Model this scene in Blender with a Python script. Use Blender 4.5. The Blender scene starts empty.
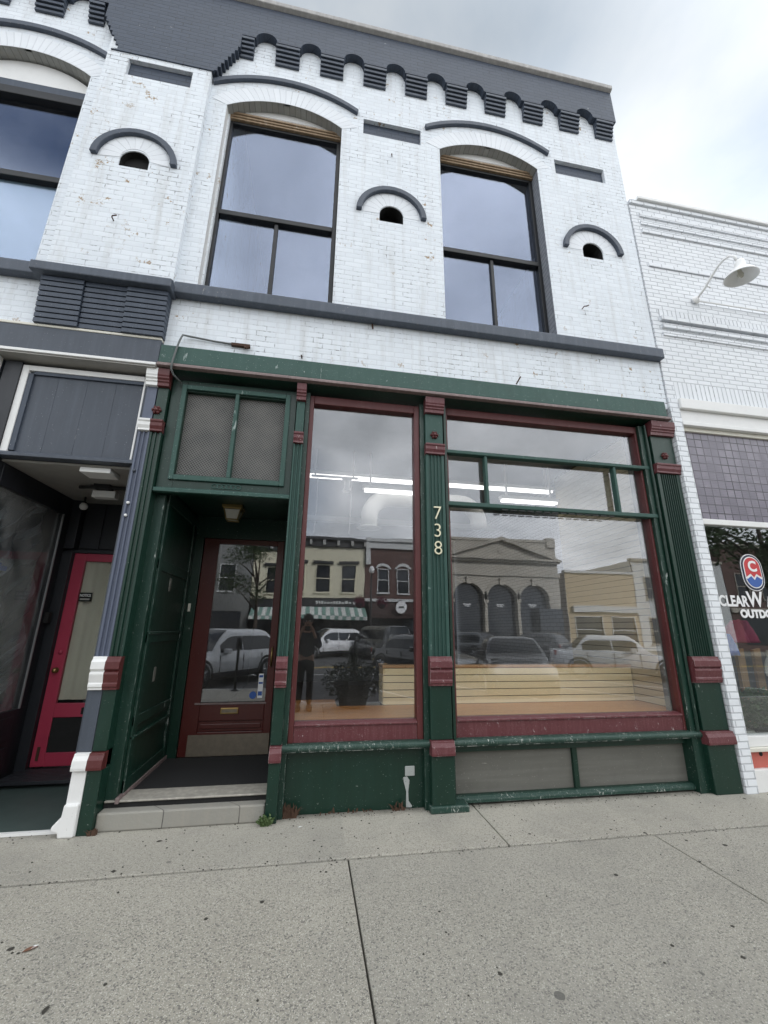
import bpy, bmesh, math, random
from mathutils import Vector, Matrix
from mathutils.geometry import tessellate_polygon
random.seed(7)
R = math.radians
scn = bpy.context.scene
COL = scn.collection
ORG = {}

# ------------------------------------------------------------------ materials
class NG:
    def __init__(s, name):
        s.m = bpy.data.materials.new(name); s.m.use_nodes = True
        s.nt = s.m.node_tree; s.nt.nodes.clear()
        s.out = s.nt.nodes.new('ShaderNodeOutputMaterial')
    def n(s, t, out=0, props=None, **kw):
        nd = s.nt.nodes.new('ShaderNode' + t)
        for k, v in (props or {}).items(): setattr(nd, k, v)
        for k, v in kw.items():
            key = int(k[1:]) if k[0] == 'i' and k[1:].isdigit() else k.replace('_', ' ')
            sk = nd.inputs[key]
            if isinstance(v, bpy.types.NodeSocket): s.nt.links.new(v, sk)
            else:
                if sk.type == 'RGBA' and not hasattr(v, '__len__'): v = (v, v, v, 1)
                elif sk.type == 'RGBA' and len(v) == 3: v = (*v, 1)
                sk.default_value = v
        return nd.outputs[out]
    def math(s, op, a, b=0.0, clamp=False):
        return s.n('Math', props={'operation': op, 'use_clamp': clamp}, i0=a, i1=b)
    def mix(s, f, a, b, blend='MIX'):
        nd = s.nt.nodes.new('ShaderNodeMix'); nd.data_type = 'RGBA'; nd.blend_type = blend
        for sk, v in ((nd.inputs[0], f), (nd.inputs[6], a), (nd.inputs[7], b)):
            if isinstance(v, bpy.types.NodeSocket): s.nt.links.new(v, sk)
            else:
                if sk.type == 'RGBA':
                    if not hasattr(v, '__len__'): v = (v, v, v, 1)
                    elif len(v) == 3: v = (*v, 1)
                sk.default_value = v
        return nd.outputs[2]
    def ramp(s, f, lo, hi):
        return s.n('MapRange', Value=f, From_Min=lo, From_Max=hi, To_Min=0.0, To_Max=1.0)
    def obj(s): return s.n('TexCoord', out=3)
    def uv(s): return s.n('TexCoord', out=2)
    def scaled(s, v, x, y, z): return s.n('Mapping', Vector=v, Scale=(x, y, z))
    def noise(s, v, sc, det=4.0, ro=0.55, dist=0.0, out=0):
        return s.n('TexNoise', out=out, Vector=v, Scale=sc, Detail=det, Roughness=ro, Distortion=dist)
    def bump(s, h, st, d=0.01, nrm=None):
        kw = dict(Height=h, Strength=st, Distance=d)
        if nrm is not None: kw['Normal'] = nrm
        return s.n('Bump', **kw)
    def pbr(s, col, rough=0.6, metal=0.0, nrm=None, **kw):
        b = s.nt.nodes.new('ShaderNodeBsdfPrincipled')
        d = {'Base Color': col, 'Roughness': rough, 'Metallic': metal}
        d.update({k.replace('_', ' '): v for k, v in kw.items()})
        if nrm is not None: d['Normal'] = nrm
        for k, v in d.items():
            sk = b.inputs[k]
            if isinstance(v, bpy.types.NodeSocket): s.nt.links.new(v, sk)
            else:
                if sk.type == 'RGBA' and not hasattr(v, '__len__'): v = (v, v, v, 1)
                elif sk.type == 'RGBA' and len(v) == 3: v = (*v, 1)
                sk.default_value = v
        s.nt.links.new(b.outputs[0], s.out.inputs[0]); return s.m

def wallvec(g):
    o = g.obj(); x = g.n('SeparateXYZ', out=0, Vector=o)
    sep = x.node
    u = g.math('ADD', sep.outputs[0], sep.outputs[1])
    return g.n('CombineXYZ', X=u, Y=sep.outputs[2], Z=0.0), o

def brick_mat(name, c1, c2, cm, bump=0.5, mort=0.008, chips=0.0, chipcol=(.35, .25, .15), crack=0.5, crackcol=(.05,.05,.055),
              bw=0.205, rh=0.0667, rough=0.75, uv=False, offset=0.5, stain=0.0):
    g = NG(name)
    if uv: v = g.uv(); o = g.obj()
    else: v, o = wallvec(g)
    wob = g.noise(o, 9.0, 2.0, out=1)
    v2 = g.n('VectorMath', props={'operation': 'MULTIPLY_ADD'}, i0=wob, i1=(.006, .006, 0), i2=v)
    bt = g.n('TexBrick', out=0, props={'offset': offset}, Vector=v2, Color1=(*c1, 1), Color2=(*c2, 1), Mortar=(*cm, 1), Scale=1.0,
             Mortar_Size=mort, Mortar_Smooth=0.35, Bias=0.0, Brick_Width=bw, Row_Height=rh)
    fac = bt.node.outputs[1]
    big = g.noise(o, 0.9, 4.0, .6)
    fine = g.noise(o, 60.0, 4.0, .6)
    col = g.mix(g.math('MULTIPLY', g.ramp(big, .35, .75), .14), bt, (c1[0]*.78, c1[1]*.78, c1[2]*.80))
    # open joints here and there
    ck = g.ramp(g.noise(o, 1.9, 6.0, .75), .49, .60)
    ck = g.math('MULTIPLY', g.math('MULTIPLY', ck, g.ramp(fac, .35, .9)), g.ramp(g.noise(o, 15.0, 4.0, .7), .44, .62))
    col = g.mix(g.math('MULTIPLY', ck, crack), col, crackcol)
    if chips > 0:
        cp = g.ramp(g.noise(o, 6.0, 8.0, .75), .682 - chips*.06, .698 - chips*.06)
        cp = g.math('MULTIPLY', cp, g.ramp(g.noise(o, .55, 2.0, .5), .47, .56))
        col = g.mix(cp, col, chipcol)
    if stain > 0:
        st = g.ramp(g.noise(g.scaled(o, 5, 5, .5), 1.6, 5.0, .65), .5, .8)
        col = g.mix(g.math('MULTIPLY', st, stain), col, (.34, .31, .26))
    h = g.math('SUBTRACT', g.math('MULTIPLY', fine, .25), fac)
    h = g.math('ADD', h, g.math('MULTIPLY', g.noise(o, 14.0, 3.0), .6))
    return g.pbr(col, rough, nrm=g.bump(h, bump, .006))

def paint_mat(name, base, chip=(.42, .42, .40), amount=.3, rough=.45, dark=.5, streak=.4, bump=.25, scale=1.0, alt=None, horiz=False, edge=.6):
    g = NG(name); o = g.obj()
    if horiz: o = g.n('Mapping', Vector=o, Rotation=(0, R(90), 0))
    n1 = g.noise(g.scaled(o, 1, 1, .35), 14.0*scale, 9.0, .72, .4)
    n2 = g.noise(o, 1.7*scale, 3.0, .6)
    t = .80 - .26*amount
    m = g.math('MULTIPLY', g.ramp(n1, t, t+.035), g.ramp(n2, .42, .58))
    st = g.ramp(g.noise(g.scaled(o, 9, 9, .5), 2.0*scale, 5.0, .6), .45, .8)
    c = g.mix(g.math('MULTIPLY', st, streak), base, alt or tuple(min(1, b*1.9+.02) for b in base))
    dk = g.ramp(g.noise(o, 5.0*scale, 6.0, .65), .5, .85)
    c = g.mix(g.math('MULTIPLY', dk, dark), c, tuple(b*.45 for b in base))
    if edge:
        bn = g.n('Bevel', Radius=.006, props={'samples': 4}); ge = g.nt.nodes.new('ShaderNodeNewGeometry')
        dt = g.n('VectorMath', out=1, props={'operation': 'DOT_PRODUCT'}, i0=bn, i1=ge.outputs['Normal'])
        em = g.math('MULTIPLY', g.ramp(dt, .99, .90), g.math('MULTIPLY', g.ramp(g.noise(g.scaled(o, 1, 1, .6), 16.0, 8.0, .75), .64-.12*edge, .70-.12*edge), g.ramp(n2, .36, .56)))
        m = g.math('MAXIMUM', m, em)
    c = g.mix(m, c, chip)
    sp = g.ramp(g.noise(o, 75.0*scale, 2.0, .5), .72-.05*amount, .76-.05*amount)
    c = g.mix(g.math('MULTIPLY', sp, .5), c, chip)
    h = g.math('SUBTRACT', g.math('MULTIPLY', g.noise(g.scaled(o, 1, 1, .2), 40.0, 5.0, .6), .5), g.math('MULTIPLY', m, .8))
    return g.pbr(c, g.math('ADD', g.math('MULTIPLY', n1, .25), rough-.1), nrm=g.bump(h, bump, .004))

def plain(name, col, rough=.5, metal=0.0, var=.15, sc=8.0, bump=.0, **kw):
    g = NG(name); o = g.obj()
    n = g.noise(o, sc, 5.0, .6)
    c = g.mix(g.math('MULTIPLY', g.ramp(n, .35, .75), var), col, tuple(x*.45 for x in col))
    nr = g.bump(g.noise(o, sc*6, 4.0), bump, .004) if bump else None
    return g.pbr(c, g.math('ADD', g.math('MULTIPLY', n, .2), rough-.1), metal, nr, **kw)

def glass_mat(name, a=.09, tint=(.90, .93, .93), gl=(.93, .95, 1.0), dirt=.0, wav=.0):
    g = NG(name); o = g.obj()
    geo = g.nt.nodes.new('ShaderNodeNewGeometry')
    d = g.n('VectorMath', out=1, props={'operation': 'DOT_PRODUCT'}, i0=geo.outputs['Normal'], i1=geo.outputs['Incoming'])
    s5 = g.math('POWER', g.math('SUBTRACT', 1.0, g.math('ABSOLUTE', d)), 5.0)
    fac = g.math('ADD', g.math('MULTIPLY', s5, .8), a, True)
    kw = {}
    if wav: kw['Normal'] = g.bump(g.noise(o, 1.4, 2.0), wav, .02)
    gls = g.n('BsdfGlossy', Color=(*gl, 1), Roughness=.004, **kw)
    tr = g.n('BsdfTransparent', Color=(*tint, 1))
    mx = g.n('MixShader', i0=fac, i1=tr, i2=gls)
    if dirt:  # diffuse film: light dirt, and a painted haze on the left display pane
        df = g.n('BsdfDiffuse', Color=(.6, .6, .58, 1))
        m = g.ramp(g.noise(g.scaled(o, 1, 1, .6), 5.0, 8.0, .7), .35, .9)
        mx = g.n('MixShader', i0=g.math('MULTIPLY', m, dirt), i1=mx, i2=df)
    g.nt.links.new(mx, g.out.inputs[0]); return g.m

def emit_mat(name, col, st):
    g = NG(name)
    e = g.n('Emission', Color=(*col, 1), Strength=st)
    g.nt.links.new(e, g.out.inputs[0]); return g.m

M = {}
M['brick'] = brick_mat('white_painted_brick', (.795, .84, .885), (.735, .78, .825), (.70, .735, .78), bump=.55, mort=.0065, chips=1.2, crack=.95, crackcol=(.12, .12, .13), stain=.34)
M['brick_right'] = brick_mat('white_brick_crisp', (.82, .845, .875), (.76, .785, .815), (.52, .54, .57), bump=.7, mort=.0075, crack=.5, crackcol=(.2, .2, .21))
M['brick_soldier'] = brick_mat('white_brick_upright', (.82, .845, .875), (.76, .785, .815), (.52, .54, .57), bump=.8, mort=.0085, bw=.0667, rh=.4, offset=0.0)
M['arch'] = brick_mat('white_brick_arch', (.81, .84, .875), (.755, .785, .82), (.68, .705, .74), bump=.5, mort=.006, uv=True, bw=.075, rh=.24, offset=0.0, crack=.25)
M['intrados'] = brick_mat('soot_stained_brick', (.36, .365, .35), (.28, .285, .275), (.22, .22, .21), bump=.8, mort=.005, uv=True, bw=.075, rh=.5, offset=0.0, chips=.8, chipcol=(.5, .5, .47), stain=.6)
M['brick_dark'] = brick_mat('slate_painted_brick', (.046, .062, .094), (.037, .051, .078), (.030, .042, .064), bump=.6, mort=.008, crack=.6, crackcol=(.015, .017, .02), chips=.25, chipcol=(.35, .36, .38), rough=.55)
M['slate'] = paint_mat('slate_trim_paint', (.048, .062, .088), (.40, .41, .42), .40, .5, .25, .25)
M['slate_sill'] = paint_mat('slate_sill_paint', (.066, .080, .105), (.42, .41, .38), .5, .55, .3, .35)
M['green'] = paint_mat('dark_green_paint', (.0043, .027, .0168), (.30, .34, .31), .54, .34, .45, .30, alt=(.014, .050, .040))
M['green_old'] = paint_mat('weathered_green_paint', (.023, .072, .058), (.30, .36, .34), .66, .55, .45, .22, alt=(.06, .115, .102), bump=.4)
M['green_worn'] = paint_mat('peeling_green_paint', (.012, .046, .034), (.48, .50, .46), .88, .5, .35, .35, alt=(.07, .11, .09), bump=.6, scale=3.2, edge=1.3)
M['green_chip'] = paint_mat('chipped_green_paint', (.0050, .030, .0195), (.42, .46, .43), .66, .4, .4, .3, alt=(.03, .08, .065), bump=.4, edge=1.3)
M['green_nf'] = paint_mat('dark_green_shaft_paint', (.0048, .029, .0185), (.30, .34, .31), .45, .36, .45, .30, alt=(.014, .050, .040), edge=0)
M['green_old_nf'] = paint_mat('weathered_green_shaft_paint', (.020, .066, .053), (.30, .36, .34), .60, .55, .45, .22, alt=(.06, .115, .102), edge=0)
M['lip'] = paint_mat('faded_maroon_lip', (.20, .15, .145), (.45, .45, .43), .6, .6, .5, .4)
M['maroon'] = paint_mat('maroon_paint', (.092, .017, .017), (.42, .37, .34), .25, .42, .35, .35, alt=(.15, .05, .052))
M['maroon_worn'] = paint_mat('peeling_maroon_paint', (.110, .027, .032), (.58, .52, .50), .68, .45, .3, .45, alt=(.19, .085, .09), bump=.5, scale=2.6, edge=1.2)
M['door_red'] = paint_mat('dark_red_door_paint', (.075, .011, .009), (.25, .18, .16), .1, .3, .4, .2, alt=(.10, .02, .016))
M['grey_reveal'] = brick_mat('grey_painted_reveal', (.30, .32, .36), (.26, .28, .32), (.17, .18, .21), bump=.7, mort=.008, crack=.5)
M['grey_shop'] = paint_mat('blue_grey_shop_paint', (.053, .064, .084), (.35, .36, .38), .08, .5, .25, .25)
M['grey_dark'] = paint_mat('charcoal_paint', (.014, .016, .021), (.1, .1, .11), .1, .45, .4, .2)
M['lavender'] = paint_mat('lavender_grey_paint', (.088, .104, .150), (.35, .36, .38), .08, .45, .25, .25)
M['lavender_nf'] = paint_mat('lavender_shaft_paint', (.088, .104, .150), (.35, .36, .38), .12, .45, .25, .25, edge=0)
M['grey_shop_nf'] = M['grey_shop']
M['white'] = paint_mat('white_trim_paint', (.78, .78, .77), (.40, .38, .34), .22, .5, .16, .15, alt=(.72, .72, .70))
M['cream'] = paint_mat('cream_trim_paint', (.70, .68, .60), (.40, .36, .3), .3, .5, .2, .3, alt=(.6, .57, .48))
M['lightgrey'] = plain('pale_soffit_paint', (.33, .32, .30), .6, var=.25)
M['coping'] = paint_mat('metal_coping', (.33, .32, .31), (.16, .12, .09), .5, .5, .35, .5)
M['pink'] = paint_mat('raspberry_door_paint', (.42, .042, .085), (.45, .15, .18), .1, .38, .3, .25, alt=(.40, .045, .085))
M['black_frame'] = plain('black_window_frame', (.006, .007, .009), .5)
M['wood_head'] = paint_mat('bare_weathered_wood', (.26, .18, .11), (.60, .58, .53), .7, .65, .45, .6, alt=(.5, .38, .26))
M['stuc'] = plain('concrete_block_grey', (.4, .4, .38), .8, bump=.4)
M['brass'] = plain('aged_brass', (.32, .22, .09), .35, .9)
M['brass_lamp'] = plain('antique_brass_lantern', (.20, .145, .05), .45, .6)
M['kick'] = plain('dull_brass_kickplate', (.24, .205, .16), .5, .5, var=.4, sc=18)
M['gold'] = plain('pale_gold_numerals', (.70, .66, .48), .35, .35, var=.15, sc=40)
M['vent_dark'] = plain('dark_vent_void', (.012, .012, .012), .9)
M['rust'] = plain('rusty_iron', (.07, .035, .022), .8, .2)
M['galv'] = plain('galvanised_steel', (.40, .41, .42), .45, .7)
M['cable'] = plain('grey_cable', (.12, .13, .13), .6)
M['board'] = paint_mat('grey_faded_panel', (.135, .132, .116), (.46, .44, .40), .55, .7, .35, .6, alt=(.20, .198, .178), bump=.35, horiz=True)
M['mat'] = plain('black_door_mat', (.018, .018, .019), .95, var=.5, sc=60, bump=.9)
M['sillwood'] = paint_mat('worn_threshold', (.33, .31, .27), (.6, .58, .53), .5, .6, .4, .6)
M['glass'] = glass_mat('shop_glass', .115, (.985, .99, .99), dirt=.03, wav=.045)
M['glass_up'] = glass_mat('upper_glass', .135, (.90, .93, .97), (.72, .80, 1.0), dirt=.02, wav=.03)
M['glass_dark'] = glass_mat('car_glass', .12, (.25, .27, .28))
M['glass_door'] = glass_mat('door_glass', .12, (.97, .98, .98), dirt=.03)
M['tube'] = emit_mat('fluorescent_tube', (1.0, .98, .95), 1.3)
M['fixture'] = plain('white_enamel', (.82, .82, .81), .35, var=.06)
M['duct'] = plain('white_duct', (.74, .73, .69), .5, var=.15)
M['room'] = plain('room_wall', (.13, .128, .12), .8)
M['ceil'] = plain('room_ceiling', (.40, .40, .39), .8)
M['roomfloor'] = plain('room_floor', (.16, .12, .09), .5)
M['slat'] = plain('cream_slatwall', (.92, .80, .50), .5, var=.10, sc=3)
M['slat_gap'] = plain('slatwall_groove', (.13, .10, .06), .8)
M['slat_back'] = plain('tan_slatwall', (.60, .53, .37), .5, var=.12, sc=3)
M['mullion'] = M['green']

def wood_mat(name, a, b, sc=1.0, rough=.35):
    g = NG(name); o = g.obj()
    v = g.scaled(o, 1.2*sc, 14*sc, 14*sc)
    n = g.noise(v, 2.2, 6.0, .6, .6)
    c = g.mix(g.ramp(n, .3, .75), a, b)
    bt = g.n('TexBrick', out=1, props={'offset': .37}, Vector=o, Scale=1.0, Mortar_Size=.0022, Mortar_Smooth=.1, Brick_Width=1.3, Row_Height=.083)
    c = g.mix(g.math('MULTIPLY', bt, .7), c, tuple(x*.3 for x in a))
    return g.pbr(c, rough, nrm=g.bump(n, .1, .003))
M['woodfloor'] = wood_mat('honey_wood_floor', (.50, .185, .04), (.66, .30, .085))
M['woodcap'] = wood_mat('wood_cap', (.48, .27, .12), (.60, .38, .2), .7)
M['boardwood'] = wood_mat('brown_planks', (.26, .15, .07), (.40, .25, .12))

def concrete_mat():
    g = NG('sidewalk_concrete'); o = g.obj()
    col = g.mix(g.ramp(g.noise(o, .8, 5.0, .6), .3, .7), (.350, .328, .272), (.425, .402, .340))
    v = g.n('TexVoronoi', out=1, Vector=o, Scale=140.0)
    w = g.n('SeparateColor', out=0, Color=v)
    col = g.mix(g.ramp(w, .78, .84), col, (.165, .158, .138))
    v2 = g.n('TexVoronoi', out=1, Vector=g.scaled(o, 1.13, 1.13, 1), Scale=215.0)
    w2 = g.n('SeparateColor', out=1, Color=v2)
    col = g.mix(g.ramp(w2, .84, .9), col, (.62, .59, .52))
    col = g.mix(g.math('MULTIPLY', g.ramp(g.noise(o, 60.0, 5.0, .7), .4, .7), .45), col, (.20, .19, .17))
    # chewing gum and drip spots
    gv = g.n('TexVoronoi', out=0, Vector=o, Scale=2.5)
    gr = g.n('SeparateColor', out=0, Color=gv.node.outputs[1])
    spot = g.math('LESS_THAN', g.math('ADD', gv, g.math('MULTIPLY', g.noise(o, 30.0, 3.0), .03)), g.math('MULTIPLY', gr, .085))
    col = g.mix(g.math('MULTIPLY', spot, .8), col, (.045, .042, .04))
    # paler strip at the foot of the buildings
    y = g.n('SeparateXYZ', out=1, Vector=o)
    near = g.ramp(g.math('ADD', y, g.math('MULTIPLY', g.noise(o, 2.0, 4.0), .5)), -1.0, .15)
    col = g.mix(g.math('MULTIPLY', near, .42), col, (.52, .49, .42))
    cell = g.n('VectorMath', props={'operation': 'SNAP'}, i0=g.n('VectorMath', props={'operation': 'ADD'}, i0=o, i1=(2.045, .62, .5)), i1=(2.4, 1.5, 5.0))
    wn = g.n('TexWhiteNoise', Vector=cell)
    col = g.mix(g.math('MULTIPLY', wn, .30), col, (.20, .20, .185))
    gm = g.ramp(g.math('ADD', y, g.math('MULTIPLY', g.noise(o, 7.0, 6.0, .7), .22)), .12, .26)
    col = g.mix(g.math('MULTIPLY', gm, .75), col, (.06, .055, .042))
    st = g.ramp(g.noise(o, 1.3, 7.0, .7, .5), .48, .72)
    col = g.mix(g.math('MULTIPLY', st, .36), col, (.2, .195, .18))
    h = g.math('ADD', g.noise(o, 130.0, 4.0, .7), g.math('MULTIPLY', w, .4))
    return g.pbr(col, .88, nrm=g.bump(h, .55, .006))
M['concrete'] = concrete_mat()
M['step'] = brick_mat('concrete_step', (.31, .30, .265), (.28, .27, .24), (.12, .11, .10), bump=.9, mort=.004, bw=.58, rh=2.0, offset=0, crack=.9, stain=.7, chips=.5, chipcol=(.2, .19, .16))
def asphalt_mat():
    g = NG('asphalt'); o = g.obj()
    c = g.mix(g.ramp(g.noise(o, 90.0, 4.0, .7), .35, .7), (.040, .041, .044), (.085, .085, .087))
    c = g.mix(g.math('MULTIPLY', g.ramp(g.noise(o, .35, 5.0, .6), .4, .7), .5), c, (.1, .1, .1))
    return g.pbr(c, .85, nrm=g.bump(g.noise(o, 120.0, 3.0), .4, .006))
M['asphalt'] = asphalt_mat()
M['linepaint'] = plain('road_marking_white', (.72, .72, .70), .7, var=.35, sc=12)
M['yellowpaint'] = plain('road_marking_yellow', (.65, .45, .08), .7, var=.3, sc=12)
M['dirt'] = plain('joint_dirt', (.050, .046, .038), .95)
M['greenfloor'] = plain('grey_green_painted_floor', (.060, .088, .082), .5, var=.4, sc=2.5, bump=.15)
def mesh_screen():
    g = NG('dusty_wire_screen'); o = g.obj()
    v = g.n('Mapping', Vector=o, Rotation=(0, R(38), 0))
    w1 = g.n('TexWave', out=1, props={'bands_direction': 'X'}, Vector=v, Scale=15.0, Distortion=.3)
    w2 = g.n('TexWave', out=1, props={'bands_direction': 'Z'}, Vector=v, Scale=15.0, Distortion=.3)
    w = g.math('MAXIMUM', g.ramp(w1, .72, .95), g.ramp(w2, .72, .95))
    n = g.noise(o, 3.0, 6.0, .65)
    c = g.mix(g.ramp(n, .3, .7), (.028, .025, .025), (.105, .095, .088))
    c = g.mix(g.math('MULTIPLY', w, .6), c, (.27, .28, .27))
    x = g.n('SeparateXYZ', out=0, Vector=o)
    return g.pbr(c, .8, nrm=g.bump(w, .4, .004))
M['screen'] = mesh_screen()
def prism_mat():
    g = NG('prism_glass_tiles'); v, o = wallvec(g)
    bt = g.n('TexBrick', out=0, props={'offset': 0.0}, Vector=v, Color1=(.25, .23, .275, 1), Color2=(.17, .155, .195, 1), Mortar=(.035, .033, .04, 1), Scale=1.0,
             Mortar_Size=.007, Mortar_Smooth=.15, Brick_Width=.108, Row_Height=.108)
    n = g.noise(o, 3.5, 3.0, .6)
    c = g.mix(g.ramp(n, .35, .7), bt, (.14, .128, .16))
    rib = g.n('TexWave', out=1, props={'bands_direction': 'Y'}, Vector=v, Scale=14.0)
    h = g.math('SUBTRACT', g.math('MULTIPLY', rib, .2), bt.node.outputs[1])
    return g.pbr(c, .28, nrm=g.bump(h, .5, .006))
M['prism'] = prism_mat()
M['redpanel'] = paint_mat('salmon_panel', (.52, .13, .10), (.08, .05, .05), .25, .6, .2, .35, alt=(.55, .22, .18))
M['stone'] = brick_mat('grey_limestone', (.48, .44, .37), (.42, .39, .33), (.25, .23, .20), bump=.4, mort=.01, bw=.9, rh=.42, stain=.3)
M['redbrick'] = brick_mat('dark_red_brick', (.11, .042, .032), (.09, .036, .03), (.13, .11, .10), bump=.4, mort=.01)
M['tanbrick'] = brick_mat('tan_brick', (.55, .44, .29), (.50, .40, .27), (.40, .33, .24), bump=.3, mort=.01)
M['beige'] = plain('beige_stucco', (.70, .66, .50), .8, var=.12, sc=1.5)
M['farwhite'] = plain('pale_stucco', (.62, .63, .62), .8)
M['fargrey'] = plain('grey_render', (.20, .205, .20), .8)
M['darkcornice'] = plain('black_cornice', (.03, .03, .032), .5)
M['farglass'] = plain('dark_far_glass', (.022, .025, .03), .08, var=.2)
M['stripe_green'] = plain('awning_green', (.22, .36, .31), .8)
M['stripe_white'] = plain('awning_white', (.72, .73, .70), .8)
M['brown_awn'] = plain('brown_fabric', (.05, .028, .026), .85)
M['car_white'] = plain('white_car_paint', (.74, .75, .76), .25, var=.04, Coat_Weight=.6)
M['car_black'] = plain('black_car_paint', (.012, .013, .015), .2, var=.05, Coat_Weight=.8)
M['car_grey'] = plain('grey_car_paint', (.11, .115, .12), .28, .3, var=.05, Coat_Weight=.6)
M['tyre'] = plain('tyre_rubber', (.018, .018, .018), .85)
M['rim'] = plain('alloy_rim', (.40, .41, .42), .3, .85)
M['lampglass'] = plain('headlamp_lens', (.55, .57, .60), .1)
M['tail'] = plain('tail_lamp_red', (.32, .012, .014), .2)
M['skin'] = plain('skin', (.42, .24, .17), .55, var=.1)
M['jacket'] = plain('navy_jacket', (.018, .022, .035), .85, bump=.3)
M['trousers'] = plain('black_trousers', (.013, .013, .015), .9)
M['hair'] = plain('dark_hair', (.02, .014, .01), .6)
M['leafmat'] = plain('leaf_green', (.045, .085, .025), .6, var=.5, sc=30)
M['leafdark'] = plain('dark_leaf', (.018, .035, .018), .6, var=.5, sc=30)
M['bark'] = plain('bark', (.06, .045, .035), .9, bump=.8)
M['drygrass'] = plain('dried_weed', (.10, .055, .035), .85, var=.4, sc=40)
M['weed'] = plain('green_weed', (.07, .115, .035), .7, var=.4, sc=40)
M['deadleaf'] = plain('dead_leaf', (.16, .075, .045), .75)
M['paper'] = plain('white_litter', (.72, .72, .70), .8)
M['pot'] = plain('dark_planter', (.03, .032, .034), .6, bump=.3)
M['flower'] = plain('purple_flowers', (.20, .03, .07), .7, var=.4, sc=20)
M['blue'] = plain('blue_vinyl', (.03, .10, .36), .5, var=.05)
M['red'] = plain('red_vinyl', (.52, .035, .04), .5, var=.05)
M['navy'] = plain('navy_vinyl', (.012, .018, .05), .5)
M['vinylwhite'] = plain('white_vinyl', (.80, .80, .80), .5, var=.03)
M['plum'] = plain('plum_cloth', (.30, .04, .09), .9)
M['bluecloth'] = plain('blue_cloth', (.06, .12, .42), .9)
M['offwhite'] = plain('offwhite_cloth', (.5, .49, .46), .9)
M['curtain'] = plain('beige_curtain', (.72, .69, .58), .9, var=.2, sc=2)
M['plate'] = paint_mat('scraped_metal_plate', (.38, .40, .39), (.08, .09, .09), .8, .5, .4, .5)
M['blind'] = plain('pale_blue_blind', (.34, .44, .48), .8, var=.12, sc=1.2)
def plastic():
    g = NG('plastic_sheeting'); o = g.obj()
    w = g.ramp(g.noise(g.n('Mapping', Vector=g.n('Mapping', Vector=o, Rotation=(R(-52), 0, 0)), Scale=(1, .5, 5.0)), 2.0, 7.0, .65, .9), .44, .72)
    d = g.n('BsdfDiffuse', Color=(.62, .66, .70, 1)); t = g.n('BsdfTransparent', Color=(.8, .82, .83, 1))
    gl = g.n('BsdfGlossy', Color=(.8, .8, .8, 1), Roughness=.2)
    a = g.n('MixShader', i0=.15, i1=d, i2=gl)
    mx = g.n('MixShader', i0=g.math('ADD', g.math('MULTIPLY', w, .6), .12), i1=t, i2=a)
    g.nt.links.new(mx, g.out.inputs[0]); return g.m
M['plastic'] = plastic()

# ------------------------------------------------------------------ objects
def tag(o, label=None, cat=None, group=None, kind=None):
    if label: o['label'] = label
    if cat: o['category'] = cat
    if group: o['group'] = group
    if kind: o['kind'] = kind
    return o
def thing(name, label, cat, loc=(0, 0, 0), group=None):
    o = bpy.data.objects.new(name, None); COL.objects.link(o)
    o.location = loc; o.empty_display_size = .2
    ORG[o] = Vector(loc)
    return tag(o, label, cat, group)

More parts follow.
